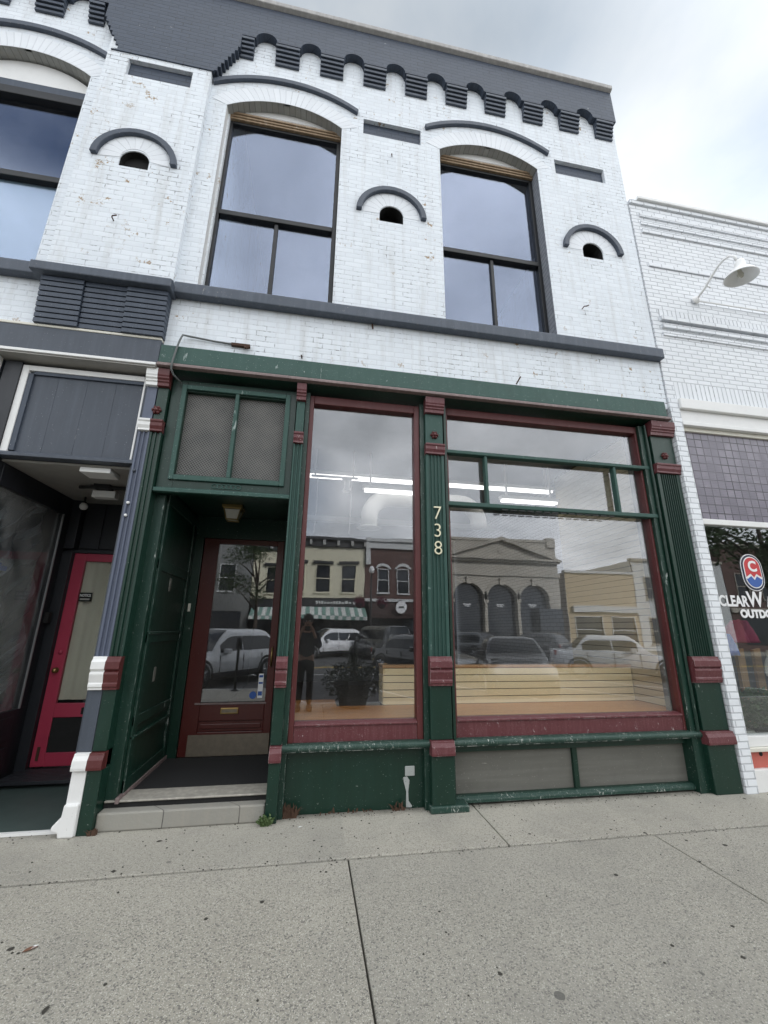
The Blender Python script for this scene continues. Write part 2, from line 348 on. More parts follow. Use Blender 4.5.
class B:
    def __init__(s): s.v = []; s.f = []; s.uv = {}; s.mi = {}
    def add(s, vs, fs, uvs=None, mi=0):
        b = len(s.v); s.v += [tuple(v) for v in vs]
        for i, f in enumerate(fs):
            if mi: s.mi[len(s.f)] = mi
            if uvs: s.uv[len(s.f)] = uvs[i]
            s.f.append(tuple(j+b for j in f))
        return s
    def box(s, x0, x1, y0, y1, z0, z1, mi=0):
        if x0 > x1: x0, x1 = x1, x0
        vs = [(x, y, z) for z in (z0, z1) for y in (y0, y1) for x in (x0, x1)]
        return s.add(vs, [(0, 2, 3, 1), (4, 5, 7, 6), (0, 1, 5, 4), (2, 6, 7, 3), (0, 4, 6, 2), (1, 3, 7, 5)], mi=mi)
    def prism(s, pts, fn, d0, d1, mi=0):
        n = len(pts); t = tessellate_polygon([[Vector((p[0], p[1], 0)) for p in pts]])
        vs = [fn(p[0], p[1], d0) for p in pts] + [fn(p[0], p[1], d1) for p in pts]
        fs = [tuple(q) for q in t] + [tuple(i+n for i in reversed(q)) for q in t]
        fs += [(i, (i+1) % n, (i+1) % n+n, i+n) for i in range(n)]
        return s.add(vs, fs, mi=mi)
    def xz(s, pts, y0, y1, mi=0): return s.prism(pts, lambda a, b, d: (a, d, b), y0, y1, mi)
    def yz(s, pts, x0, x1, mi=0): return s.prism(pts, lambda a, b, d: (d, a, b), x0, x1, mi)
    def xy(s, pts, z0, z1, mi=0): return s.prism(pts, lambda a, b, d: (a, b, d), z0, z1, mi)
    def sheet(s, outer, holes, y, mi=0):          # face in the plane y with holes; each hole = (pts, depth)
        loops = [outer]+[h[0] for h in holes]
        flat = [p for l in loops for p in l]
        t = tessellate_polygon([[Vector((p[0], p[1], 0)) for p in l] for l in loops])
        s.add([(p[0], y, p[1]) for p in flat], [tuple(q) for q in t], mi=mi)
        for pts, d in holes:
            if d == 0: continue
            n = len(pts)
            s.add([(p[0], y, p[1]) for p in pts]+[(p[0], y+d, p[1]) for p in pts], [(i, (i+1) % n, (i+1) % n+n, i+n) for i in range(n)], mi=mi)
        return s
    def ring(s, a, b, y0, y1, mi=0):              # band between two polylines (inner a, outer b), extruded; uv along the arc
        n = len(a); L = [0]
        for i in range(1, n): L.append(L[-1]+math.dist(((a[i][0]+b[i][0])/2, (a[i][1]+b[i][1])/2), ((a[i-1][0]+b[i-1][0])/2, (a[i-1][1]+b[i-1][1])/2)))
        w = math.dist(a[0], b[0])
        vs = [(p[0], y, p[1]) for y in (y0, y1) for l in (a, b) for p in l]
        fs = []; uv = []
        for i in range(n-1):
            fs.append((i, i+1, n+i+1, n+i)); uv.append([(L[i], 0), (L[i+1], 0), (L[i+1], w), (L[i], w)])
            fs.append((2*n+i, 3*n+i, 3*n+i+1, 2*n+i+1)); uv.append([(L[i], 0), (L[i], w), (L[i+1], w), (L[i+1], 0)])
            fs.append((i, 2*n+i, 2*n+i+1, i+1)); uv.append([(L[i], 0), (L[i], y1-y0), (L[i+1], y1-y0), (L[i+1], 0)])
            fs.append((n+i, n+i+1, 3*n+i+1, 3*n+i)); uv.append([(L[i], 0), (L[i+1], 0), (L[i+1], y1-y0), (L[i], y1-y0)])
        for i in (0, n-1):
            fs.append((i, n+i, 3*n+i, 2*n+i)); uv.append([(.037, .12)]*4)
        return s.add(vs, fs, uv, mi)
    def tube(s, pts, r, n=8, mi=0, cap=True):
        pts = [Vector(p) for p in pts]; k = len(pts)
        rs = r if hasattr(r, '__len__') else [r]*k
        vs = []; up = None
        for i, p in enumerate(pts):
            t = (pts[min(i+1, k-1)]-pts[max(i-1, 0)]).normalized()
            if up is None: up = t.orthogonal().normalized()
            up = (up-t*up.dot(t)).normalized(); sd = t.cross(up)
            vs += [p+(up*math.cos(2*math.pi*j/n)+sd*math.sin(2*math.pi*j/n))*rs[i] for j in range(n)]
        fs = [(i*n+j, i*n+(j+1) % n, (i+1)*n+(j+1) % n, (i+1)*n+j) for i in range(k-1) for j in range(n)]
        if cap: fs += [tuple(range(n-1, -1, -1)), tuple((k-1)*n+j for j in range(n))]
        return s.add(vs, fs, mi=mi)
    def lathe(s, prof, c, ax=(0, 0, 1), n=20, mi=0):   # prof of (radius, height) along ax
        ax = Vector(ax).normalized(); u = ax.orthogonal().normalized(); w = ax.cross(u); c = Vector(c)
        vs = [c+ax*h+(u*math.cos(2*math.pi*j/n)+w*math.sin(2*math.pi*j/n))*max(r, 1e-4) for r, h in prof for j in range(n)]
        k = len(prof)
        fs = [(i*n+j, i*n+(j+1) % n, (i+1)*n+(j+1) % n, (i+1)*n+j) for i in range(k-1) for j in range(n)]
        return s.add(vs, fs, mi=mi)
    def build(s, name, mat, parent=None, org=None, bev=0.0, smooth=False, seg=2):
        o0 = ORG.get(parent, Vector((0, 0, 0))) if parent is not None else Vector(org or (0, 0, 0))
        me = bpy.data.meshes.new(name)
        me.from_pydata([Vector(v)-o0 for v in s.v], [], s.f)
        mats = mat if isinstance(mat, (list, tuple)) else [mat]
        for m in mats: me.materials.append(M[m] if isinstance(m, str) else m)
        for i, k in s.mi.items(): me.polygons[i].material_index = k
        if s.uv:
            ul = me.uv_layers.new(name='UVMap')
            for i, uv in s.uv.items():
                for li, c in zip(me.polygons[i].loop_indices, uv): ul.data[li].uv = c
        bm = bmesh.new(); bm.from_mesh(me)
        bmesh.ops.recalc_face_normals(bm, faces=bm.faces); bm.to_mesh(me); bm.free()
        if smooth:
            for p in me.polygons: p.use_smooth = True
        me.update()
        o = bpy.data.objects.new(name, me); COL.objects.link(o)
        ORG[o] = o0
        if parent is not None: o.parent = parent
        else: o.location = o0
        if bev:
            md = o.modifiers.new('Bevel', 'BEVEL'); md.width = bev; md.segments = seg; md.limit_method = 'ANGLE'; md.angle_limit = R(40)
        return o

def text_mesh(name, body, size, mat, parent, x, y, z, ext=.003, off=.0, align='CENTER', rz=0.0, sx=1.0, org=None, bev=0.0):
    cu = bpy.data.curves.new(name, 'FONT'); cu.body = body; cu.size = size; cu.extrude = ext; cu.offset = off
    cu.align_x = align; cu.align_y = 'CENTER'; cu.resolution_u = 4; cu.bevel_depth = bev
    t = bpy.data.objects.new(name+'_tmp', cu); COL.objects.link(t)
    bpy.context.view_layer.update()
    me = bpy.data.meshes.new_from_object(t.evaluated_get(bpy.context.evaluated_depsgraph_get()))
    bpy.data.objects.remove(t)
    o0 = ORG.get(parent, Vector((0, 0, 0))) if parent is not None else Vector(org or (0, 0, 0))
    me.transform(Matrix.Translation(Vector((x, y, z))-o0) @ Matrix.Rotation(rz, 4, 'Z') @ Matrix.Rotation(R(90), 4, 'X') @ Matrix.Diagonal((sx, 1, 1, 1)))
    me.materials.clear(); me.materials.append(M[mat])
    o = bpy.data.objects.new(name, me); COL.objects.link(o); ORG[o] = o0
    if parent is not None: o.parent = parent
    else: o.location = o0
    return o

def arc(cx, hw, z0, rise, n=20):                   # segmental arc left to right
    r = (hw*hw+rise*rise)/(2*rise); cz = z0+rise-r; a = math.asin(min(1, hw/r))
    if rise > hw: a = math.pi-a
    return [(cx+r*math.sin(-a+2*a*i/(n-1)), cz+r*math.cos(-a+2*a*i/(n-1))) for i in range(n)]
def S(x, z, Y):                                     # a point measured on the wall plane, moved to depth Y on its sight line
    k = 1+Y/4.0; return x*k, 1.53+(z-1.53)*k

# ================================================================== ground
SX = [-14.0, -9.25, -6.85, -4.45, -2.05, .355, 2.75, 5.15, 7.55, 9.95, 14.0]
def slabs():
    b = B()
    rows = [(-.62, .9, [-14, -8.2, -3.4, 1.55, 6.5, 11, 40]), (-2.15, -.62, SX+[40]), (-3.65, -2.15, SX+[40]), (-5.2, -3.65, SX+[40])]
    for y0, y1, xs in rows:
        for a, c in zip(xs[:-1], xs[1:]): b.box(a+.005, c-.005, y0+.013, y1-.013, -.08, 0)
    o = b.build('sidewalk', 'concrete', bev=.006); tag(o, kind='structure')
    tag(B().box(-14, 40, -5.2, .9, -.2, -.016).build('sidewalk_bed', 'dirt'), kind='structure')
    tag(B().box(-40, 60, -5.38, -5.206, -.3, -.004).build('kerb', 'stuc', bev=.015), kind='structure')
slabs()
tag(B().add([(-300, -300, -.15), (300, -300, -.15), (300, 300, -.15), (-300, 300, -.15)], [(0, 1, 2, 3)]).build('road', 'asphalt'), kind='structure')
b = B()
for i in range(-6, 9):
    x = i*2.9+.4; b.add([(x, -5.4, -.146), (x+.11, -5.4, -.146), (x-2.4, -10.4, -.146), (x-2.51, -10.4, -.146)], [(0, 1, 2, 3)])
for i in range(-5, 8):
    x = i*6.0; b.box(x, x+.1, -22.9, -20.7, -.15, -.146)
for i in range(-6, 8): b.box(i*9, i*9+3, -12.4, -12.3, -.15, -.146)
tag(b.build('road_markings', 'linepaint'), kind='structure')
tag(B().box(-60, 60, -15.1, -15.0, -.15, -.146).box(-60, 60, -15.3, -15.2, -.15, -.146).build('centre_line', 'yellowpaint'), kind='structure')
tag(B().box(-40, 60, -27, -23.0, -.3, -.02).build('far_sidewalk', 'concrete', bev=.02), kind='structure')

# ================================================================== main building
XR = 4.33
main = thing('brick_building', 'white painted brick two-storey building with slate corbelled parapet and green shopfront numbered 738', 'building', (1.3, 0, 0))
WINS = [(-1.43, .05), (1.42, 2.90)]
def liner(p, y0, y1):
    n = len(p); b = B().add([(a, y0, c) for a, c in p]+[(a, y1, c) for a, c in p], [(i, (i+1) % n, (i+1) % n+n, i+n) for i in range(n)])
    t = tessellate_polygon([[Vector((a, c, 0)) for a, c in p]])
    return b.add([(a, y1, c) for a, c in p], [tuple(q) for q in t])
def win_outline(x0, x1, z0, zs, rise, n=18):
    return [(x0, z0), (x1, z0)]+list(reversed(arc((x0+x1)/2, (x1-x0)/2, zs, rise, n)))
def vent_outline(cx, z0, hw=.155, h=.27):
    return [(cx-hw, z0), (cx+hw, z0)]+list(reversed(arc(cx, hw, z0+h-.135, .135, 10)))
XL = -1.66
holes = [(win_outline(a, c, 5.10, 8.02, .24), .0) for a, c in WINS]
holes += [(vent_outline(.74, 6.53), .012), (vent_outline(3.61, 6.52), .012)]
holes += [([(.34, 8.02), (1.15, 8.02), (1.15, 8.30), (.34, 8.30)], .055), ([(3.20, 8.02), (4.02, 8.02), (4.02, 8.30), (3.20, 8.30)], .055)]
wb = B().sheet([(XL, 4.25), (XR, 4.25), (XR, 9.9), (XL, 9.9)], holes, 0)
wb.box(XL, XR, .28, 14, 4.28, 4.40).box(XR-.25, XR, 0.001, 14, 4.251, 9.88).box(XL, XL+.25, .1, 14, 4.251, 9.88).box(XL+.25, XR-.25, 13.8, 14, 4.4, 9.88)
wb.build('wall', 'brick', main)
B().box(XL+.2, XR-.2, .25, 13.8, 9.2, 9.3).build('roof', 'grey_dark', main)
# reveals, arches, windows
for wi, (a, c) in enumerate(WINS):
    cx = (a+c)/2; hw = (c-a)/2
    ar = arc(cx, hw, 8.02, .24, 24)
    B().add([(a, 0, 5.10), (a, .26, 5.10), (a, .26, 8.02), (a, 0, 8.02)], [(0, 1, 2, 3)]).build('reveal', 'white', main)
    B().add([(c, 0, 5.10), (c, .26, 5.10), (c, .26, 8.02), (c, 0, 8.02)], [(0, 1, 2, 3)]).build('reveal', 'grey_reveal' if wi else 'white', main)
    bb = B(); n = len(ar); L = [0]
    for i in range(1, n): L.append(L[-1]+math.dist(ar[i], ar[i-1]))
    bb.add([(p[0], 0, p[1]) for p in ar]+[(p[0], .26, p[1]) for p in ar], [(i, i+1, n+i+1, n+i) for i in range(n-1)],
           [[(L[i], 0), (L[i+1], 0), (L[i+1], .26), (L[i], .26)] for i in range(n-1)])
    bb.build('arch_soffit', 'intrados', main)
    B().ring(arc(cx, hw+.003, 8.02, .24, 24), arc(cx, hw+.20, 8.10, .42, 24), -.003, .02).build('arch_band', 'arch', main)
    B().ring(arc(cx, .935, 8.325, .275, 24), arc(cx, .955, 8.39, .285, 24), -.045, .01).build('hood_mould', 'slate', main, bev=.008)
    w = B(); f0, f1 = .15, .22
    w.box(a+.002, a+.055, f0, f1, 5.12, 7.994).box(c-.055, c-.002, f0, f1, 5.12, 7.994).box(a+.06, c-.06, f0, f1, 5.12, 5.17)
    w.box(a+.055, c-.055, f0, f1, 7.955, 7.994).box(a+.055, c-.055, f0-.015, f1, 6.38, 6.45).box(cx-.023, cx+.023, f0+.005, f1-.01, 5.17, 6.37)
    wn = w.build('window', 'black_frame', main, bev=.006)
    for (x0, x1, z0, z1) in ((a+.05, cx-.02, 5.165, 6.385), (cx+.02, c-.05, 5.165, 6.385), (a+.05, c-.05, 6.445, 7.96)):
        B().box(x0, x1, .185, .191, z0, z1).build('pane', 'glass_up', wn)
    B().box(a+.002, c-.002, .125, .24, 8.092, 8.30).box(a+.2, c-.34, .118, .125, 8.14, 8.15).build('arch_panel', 'white', wn)
    B().box(a+.002, c-.002, .095, .235, 8.058, 8.09).box(a+.002, c-.002, .108, .235, 8.026, 8.056).box(a+.002, c-.002, .12, .235, 7.995, 8.024).build('head_board', 'wood_head', wn, bev=.006)
for cx, z0 in ((.74, 6.53), (3.61, 6.52)):
    liner(vent_outline(cx, z0), .012, .18).build('vent', 'vent_dark', main)
    B().ring(arc(cx, .388, z0+.11, .375, 20), arc(cx, .458, z0+.11, .445, 20), -.05, .01).build('hood_mould', 'slate', main, bev=.008)
    B().ring(arc(cx, .158, z0+.115, .158, 16), arc(cx, .37, z0+.11, .355, 16), -.003, .01).build('arch_band', 'arch', main)
for x0, x1 in ((.34, 1.15), (3.20, 4.02)):
    B().box(x0-.01, x1+.01, .05, .07, 8.01, 8.31).build('recessed_panel', 'brick_dark', main)
# parapet with arched niches
Yp = -.10
PIT = .615; N0 = -1.055
pts = []
pts += [S(XL-.0, 10.145, Yp)]
low = [S(-1.66, 8.62, Yp)]
for k in range(7):                                   # stepped flank beside the pier
    t0 = k/7; xx = -1.66+.25*(k+1)/7; zz = 8.62+.56*k/7
    low += [S(xx, zz+.0, Yp), S(xx, 8.62+.56*(k+1)/7, Yp)]
low += [S(-1.385, 9.18, Yp), S(-1.385, 9.45, Yp)]
top_end = S(4.42, 10.145, Yp)
xs = []
for k in range(9):
    c0 = N0+PIT*k; ar = arc(c0, .1425, 9.45, .1425, 12)
    low += [S(p[0], p[1], Yp) for p in ar]
low += [S(4.42, 9.45, Yp)]
poly = low+[top_end, S(XL, 10.145, Yp)]
B().xz(poly, Yp, -.001).build('parapet', 'brick_dark', main)
ztop = top_end[1]
def corbel(x0, x1, parent, Yb=-.02):
    b = B()
    zt_ = S(0, 9.455, Yp)[1]; h_ = (zt_-8.955)/5
    p0 = S(x0, 9, -.04)[0]; p1 = S(x1, 9, -.04)[0]
    for k in range(5):
        z0 = 8.955+h_*k; y = -.03-.017*k
        b.box(p0, p1, y, -.002, z0, z0+h_*.74)
        b.box(p0+.003, p1-.003, y+.018, -.002, z0+h_*.74, z0+h_+(.003 if k < 4 else 0))
    return b.build('corbel', 'slate', parent, bev=.004)
corbel(-1.385, -1.20, main)
for k in range(8):
    corbel(N0+PIT*k+.145, N0+PIT*(k+1)-.145, main)
corbel(4.01, 4.31, main)
cz = ztop-.002
B().yz([(-.105, cz-.015), (-.15, cz+.01), (-.155, cz+.07), (-.15, cz+.085), (.32, cz+.13), (.32, cz-.015)], XL+.004, 4.315).build('coping', 'coping', main, bev=.008)
B().box(XL+.001, XR-.001, .0015, .3, 9.6, cz-.033).build('parapet_core', 'brick_dark', main)
# sill band
B().yz([(-.10, 4.94), (-.10, 5.075), (-.07, 5.10), (.10, 5.125), (.14, 5.09), (.14, 5.0), (.002, 4.94)], XL+.03, 4.335).build('sill_band', 'slate_sill', main, bev=.012)
# pock marks, iron hooks
def hook(x, z, parent, Y=0.0, l=.07):
    B().tube([(x, Y+.02, z), (x, Y-l*.6, z+.004), (x+.02, Y-l, z-.01), (x+.055, Y-l*.9, z+.015)], .007, 6).build('wall_hook', 'rust', parent, smooth=True)
hook(3.31, 5.62, main); B().tube([(.735, .01, 7.72), (.735, -.02, 7.715), (.737, -.022, 7.66)], .006, 6).build('wall_hook', 'rust', main)
# shopfront fascia
B().yz([(-.06, 4.104), (-.055, 4.312), (-.04, 4.32), (.10, 4.33), (.10, 4.09)], -1.660, 4.24).build('fascia', 'green_old', main, bev=.006)
B().yz([(-.09, 4.054), (-.09, 4.078), (-.065, 4.102), (.10, 4.088), (.10, 4.05)], -1.660, 4.262).build('fascia_lip', 'lip', main, bev=.004)
B().box(-1.655, 4.24, -.035, .20, 4.046, 4.052).build('fascia_soffit', 'green', main)

def fluted(x0, x1, z0, z1, y, yb, n):
    w = x1-x0; m = w*.13; p = [(x0, yb), (x0, y), (x0+m, y)]
    fw = (w-2*m)/n
    for i in range(n):
        a = x0+m+fw*i
        p += [(a+fw*.12, y), (a+fw*.25, y+.016), (a+fw*.75, y+.016), (a+fw*.88, y)]
    p += [(x1-m, y), (x1, y), (x1, yb)]
    return p
CAP = [(0, 3.82), (-.028, 3.825), (-.028, 3.86), (-.04, 3.87), (-.04, 3.885), (-.055, 3.90), (-.055, 3.915), (-.062, 3.93), (-.066, 4.0), (0, 4.0)]
BAND = [(0, 3.335), (-.022, 3.34), (-.018, 3.36), (-.032, 3.39), (-.032, 3.425), (-.042, 3.435), (-.042, 3.455), (0, 3.46)]
MID = [(0, 1.025), (-.025, 1.03), (-.025, 1.045), (-.035, 1.055), (-.035, 1.075), (-.028, 1.085), (-.045, 1.15), (-.042, 1.165), (-.026, 1.172), (-.05, 1.19), (-.048, 1.245), (-.03, 1.265), (-.026, 1.285), (0, 1.285)]
LOW = [(0, .455), (-.052, .46), (-.055, .48), (-.05, .53), (-.032, .56), (-.03, .575), (0, .58)]
for _p in (CAP, BAND, MID, LOW): _p[:] = [(p[0], 1.53+(p[1]-1.53)*1.0155) for p in _p]
def moulding(name, prof, x0, x1, y, mat, parent, over=.0):
    return B().yz([(p[0]+y if p[0] else y+.04, p[1]) for p in prof], x0-over, x1+over).build(name, mat, parent, bev=.003)
def pilaster(x0, x1, y, mshaft, mblock, mlow, parent, n=4, ros=True, over=.012, plinth=True, mtop=None, zb=0.0):
    yb = .16
    b = B().xy(fluted(x0, x1, 0, 0, y, yb, n), 1.281, 3.364)
    b.box(x0+.004, x1-.004, y+.006, yb, 3.489, 4.04)
    pl = b.build('pilaster', (mtop or mshaft)+'_nf', parent, bev=.002)
    B().box(x0, x1, y, yb, .565, 1.2805).build('lower_shaft', mlow, pl, bev=.004)
    B().box(x0-over*.4, x1+over*.4, y-.022, yb, zb, .438).build('plinth', mlow if plinth is True else plinth, pl, bev=.006)
    for nm, pr in (('capital', CAP), ('band', BAND), ('moulding', MID), ('base_moulding', LOW)):
        moulding(nm, pr, x0, x1, y, mblock, pl, over)
    if ros is not False:
        rosette((x0+x1)/2 if ros is True else ros, y, 3.60, pl)
    return pl
def rosette(x, y, z, pl, mat='maroon'):
    b = B(); b.lathe([(0, -.034), (.014, -.032), (.02, -.022), (.024, -.012), (.03, 0), (.03, .01)], (x, y, z), (0, 1, 0), 12)
    for i in range(6):
        a = i*math.pi/3; px, pz = x+.030*math.cos(a), z+.030*math.sin(a)
        b.lathe([(0, -.022), (.010, -.019), (.016, -.008), (.017, .008)], (px, y, pz), (0, 1, 0), 8)
    b.build('rosette', mat, pl, smooth=True)
pilaster(4.01, 4.318, .012, 'green', 'maroon_worn', 'green', main, 8, mtop='green', over=.01)
pilaster(1.142, 1.348, .012, 'green_old', 'maroon_worn', 'green', main, 4, over=.006)
pilaster(-.268, -.176, .012, 'green_old', 'maroon_worn', 'green', main, 2, ros=False, over=.004)
# green half of the shared pilaster on the left
pilaster(-1.645, -1.54, .012, 'green', 'maroon', 'green', main, 2, ros=False, over=.004)
rosette(-1.62, .012, 3.60, main)
B().box(1.12, 1.47, -.03, .14, 0, .055).build('plinth_block', 'green_worn', main, bev=.01)
# jamb boards between pilasters and frames
for a, c, y in ((3.895, 4.01, .05), (1.348, 1.395, .10), (1.094, 1.142, .06), (-.176, -.132, .06)): B().box(a, c, y, .26, 0, 4.0).build('jamb_board', 'green_chip', main, bev=.003)

# shop windows
def shop_window(x0, x1, z0, z1, gx0, gx1, gz0, gz1, splits, name='shop_window'):
    f = B()
    f.box(x0, gx0, .09, .20, z0, z1).box(gx1, x1, .09, .20, z0, z1).box(gx0, gx1, .09, .20, gz1, z1)
    o = f.build(name, 'maroon', main, bev=.006)
    B().box(gx0, gx1, .10, .20, z0, gz0-.02).yz([(.085, gz0-.022), (.085, gz0-.004), (.14, gz0+.012), (.20, gz0+.012), (.20, gz0-.022)], gx0, gx1).build('bottom_rail', 'maroon_worn', o, bev=.005)
    for s_ in splits: B().box(s_[0], s_[1], .148, .154, s_[2], s_[3]).build('pane', 'glass', o)
    return o
shop_window(-.132, 1.094, .555, 3.985, -.085, 1.035, .71, 3.89, [(-.09, 1.04, .70, 3.895)])
sw2 = shop_window(1.395, 3.895, .555, 4.0, 1.425, 3.868, .715, 3.91, [(1.42, 3.872, .70, 2.845), (1.42, 1.855, 2.845, 3.445), (1.855, 3.478, 2.845, 3.445), (3.478, 3.872, 2.845, 3.445), (1.42, 3.872, 3.445, 3.915)])
B().box(1.39, 3.97, .045, .13, 3.42, 3.462).box(1.39, 3.99, .04, .13, 2.81, 2.858).box(1.838, 1.872, .055, .13, 2.858, 3.42).box(3.462, 3.495, .055, .13, 2.858, 3.42).build('transom_bar', 'green_old', sw2, bev=.008)
B().box(1.362, 1.39, .03, .10, .56, 4.0).build('frame_post', 'green', sw2, bev=.003)
B().tube([(3.965, .03, .57), (3.965, .03, 4.0)], .014, 8).build('frame_post', 'green', sw2)
# little slot vents along the lower transom bar
b = B()
for i in range(14): b.box(2.0+i*.1, 2.07+i*.1, .04, .05, 2.79, 2.802)
b.build('drip_slot', 'black_frame', sw2)
# sills
def roll(x0, x1):
    p = [(.20, .50), (.035+.0, .497)]+[(.05-.028*math.sin(a), .526-.028*math.cos(a)) for a in [i*math.pi/8 for i in range(1, 8)]]+[(.06, .556), (.20, .560)]
    B().yz(p, x0, x1).build('window_sill', 'green_worn', main)
roll(-.175, 1.14); roll(1.35, 4.009)
B().box(3.842, 3.868, .205, .26, .72, 4.0).build('inner_jamb', 'board', sw2)
B().box(-.175, 1.14, .13, .22, 0, .496).build('bulkhead', 'green', main, bev=.003)
bk = B().box(1.35, 4.009, .15, .22, 0, .072).box(1.35, 4.009, .12, .22, .43, .496).box(2.615, 2.665, .15, .22, .072, .43).box(3.935, 4.009, .15, .22, .072, .43).box(1.35, 1.40, .15, .22, .072, .43)
bo = bk.build('bulkhead', 'green', main, bev=.004)
B().yz([(.105, .018), (.105, .045), (.13, .066), (.16, .072), (.16, .018)], 1.40, 4.008).build('bottom_rail', 'green_worn', bo, bev=.004)
for x0, x1 in ((1.40, 2.615), (2.665, 3.935)): B().box(x0, x1, .185, .20, .072, .43).build('panel', 'board', bo)
# scraped plate on the bulkhead with a paint run
B().box(.925, 1.015, .118, .131, .255, .335).build('cover_plate', 'plate', main, bev=.006)
B().xz([(.91, .245), (.945, .252), (.968, .22), (.955, .13), (.958, .06), (.99, .02), (.985, .008), (.935, .01), (.935, .06), (.938, .13), (.915, .21)], .126, .1305).build('paint_run', 'plate', main)

# vestibule
VX0, VX1, VY, VZ = -1.45, -.28, 1.30, .16
v = B()
v.box(-1.53, VX0, .165, VY+.1, 0, 2.86)
o = v.build('vestibule_side', 'green', main, bev=.003)
r = B()
for z0, z1 in ((.17, .30), (.70, .78), (1.38, 1.46), (2.05, 2.15), (2.7, 2.8)): r.box(VX0, VX0+.018, .20, 1.17, z0, z1)
for y0, y1 in ((.20, .28), (1.17, 1.28)): r.box(VX0, VX0+.02, y0, y1, .17, 2.8)
r.box(VX0, VX0+.032, .2, 1.17, 1.46, 1.482).box(VX0, VX0+.034, .2, 1.17, .60, .625)
r.build('panelling', 'green_chip', o, bev=.004)
for z0, y0 in ((1.02, .55), (1.88, .62)): B().box(VX0, VX0+.006, y0, y0+.05, z0, z0+.13).build('metal_plate', 'board', o)
B().box(VX0, VX0+.03, .1, 1.28, VZ+.001, VZ+.045).build('skirting', 'lip', o, bev=.004)
B().box(-1.545, -1.452, .135, .20, .0, 2.765).build('corner_post', 'green_chip', main, bev=.004)
B().box(VX1, VX1+.06, .16, VY+.1, 0, 2.86).build('vestibule_side', 'green', main)
B().box(-1.53, VX1+.06, .10, VY+.1, 2.86, 2.92).build('vestibule_ceiling', 'green', main)
B().box(VX0, VX1, .20, VY+.1, .10, VZ).build('vestibule_floor', 'sillwood', main)
B().box(-1.53, VX1+.06, VY+.001, VY+.1, 2.59, 2.86).box(VX0, -1.334, VY-.02, VY+.09, VZ, 2.59).box(-.366, VX1, VY-.02, VY+.09, VZ, 2.59).build('door_frame', 'green', main, bev=.004)
# door: stiles and rails, glass, slot, kick plate
DX0, DX1, DY = -1.33, -.37, VY
d = B()
d.box(DX0, DX0+.175, DY, DY+.045, VZ+.01, 2.585).box(DX1-.085, DX1, DY, DY+.045, VZ+.01, 2.585).box(DX0+.175, DX1-.085, DY, DY+.045, 2.52, 2.585)
d.box(DX0+.175, DX1-.085, DY, DY+.045, .52, .70).box(DX0+.175, DX1-.085, DY+.015, DY+.045, .41, .52).box(DX0+.175, DX1-.085, DY, DY+.045, VZ+.01, .41)
d.box(DX0+.20, DX1-.11, DY+.004, DY+.02, .44, .49)
door = d.build('door', 'door_red', main, bev=.006)
B().box(DX0+.17, DX1-.08, DY+.02, DY+.026, .69, 2.525).build('pane', 'glass_door', door)
B().box(DX0+.12, DX1-.07, DY-.012, DY, .692, .71).build('glazing_bead', 'lip', door)
B().box(-.93, -.735, DY-.012, DY+.001, .59, .655).build('mail_slot', 'brass', door, bev=.006)
B().box(-.915, -.75, DY-.0135, DY-.0115, .607, .638).build('slot_flap', 'kick', door)
B().box(DX0+.09, DX1-.005, DY-.006, DY+.001, VZ+.015, .385).build('kick_plate', 'kick', door)
B().tube([(DX1-.045, DY-.05, 1.10), (DX1-.045, DY-.055, 1.30)], .011).tube([(DX1-.045, DY, 1.10), (DX1-.045, DY-.05, 1.10)], .008).tube([(DX1-.045, DY, 1.30), (DX1-.045, DY-.05, 1.30)], .008).build('handle', 'brass', door, smooth=True)
st = B().box(-.545, -.49, DY+.012, DY+.019, .75, 1.01)
sk = st.build('sticker', 'vinylwhite', door)
for z0, z1 in ((.775, .82), (.90, .92), (.97, .995)): B().box(-.540, -.495, DY+.009, DY+.0115, z0, z1).build('sticker_print', 'blue', sk)
B().lathe([(0, 0), (.04, 0), (.04, .004)], (-.595, DY+.012, .78), (0, 1, 0), 14).build('round_sticker', 'blue', door)
# doorbell plate beside the door
B().box(-1.415, -1.385, DY-.032, DY-.019, 1.70, 1.79).build('doorbell', 'cream', main, bev=.004)
# wooden box over the vestibule with two screens
t = B()
t.box(-1.535, -1.385, .07, .16, 2.77, 4.0).box(-.385, -.272, .07, .16, 2.77, 4.0).box(-1.385, -.385, .07, .16, 3.875, 4.0).box(-1.385, -.385, .07, .16, 2.77, 2.965)
tr = t.build('transom', 'green', main, bev=.005)
B().box(-1.43, -1.385, .045, .07, 2.90, 3.94).box(-.385, -.335, .045, .07, 2.90, 3.94).box(-1.385, -.385, .045, .07, 3.89, 3.94).box(-1.385, -.385, .045, .07, 2.90, 2.95).box(-.900, -.862, .05, .13, 2.95, 3.89).build('screen_frame', 'green_old', tr, bev=.006)
B().box(-1.40, -.37, .12, .13, 2.95, 3.89).build('screen', 'screen', tr)
B().yz([(.02, 2.765), (.02, 2.80), (.05, 2.815), (.07, 2.815), (.07, 2.765)], -1.538, -.272).build('drip_edge', 'green_old', tr, bev=.004)
b = B()
for sx in (-1, 1):
    for k in range(3):
        pts_ = [(-.886+sx*(.02+.045*k+.028*math.cos(a)), .068, 2.86+.022*math.sin(a)) for a in [i*math.pi/6 for i in range(13)]]
        b.tube(pts_, .006, 6)
b.build('carved_ornament', 'green_old', tr, smooth=True)
# steps
B().box(-1.538, -.275, .03, .17, 0, .128).build('step', 'step', main, bev=.012)
B().box(-1.535, -.275, .13, .16, .128, .166).build('shadow_gap', 'vent_dark', main)  # near-black strip painted in for the shadow gap under the threshold
B().box(-1.535, -.275, .115, .36, .166, .182).build('threshold', 'sillwood', main, bev=.008)

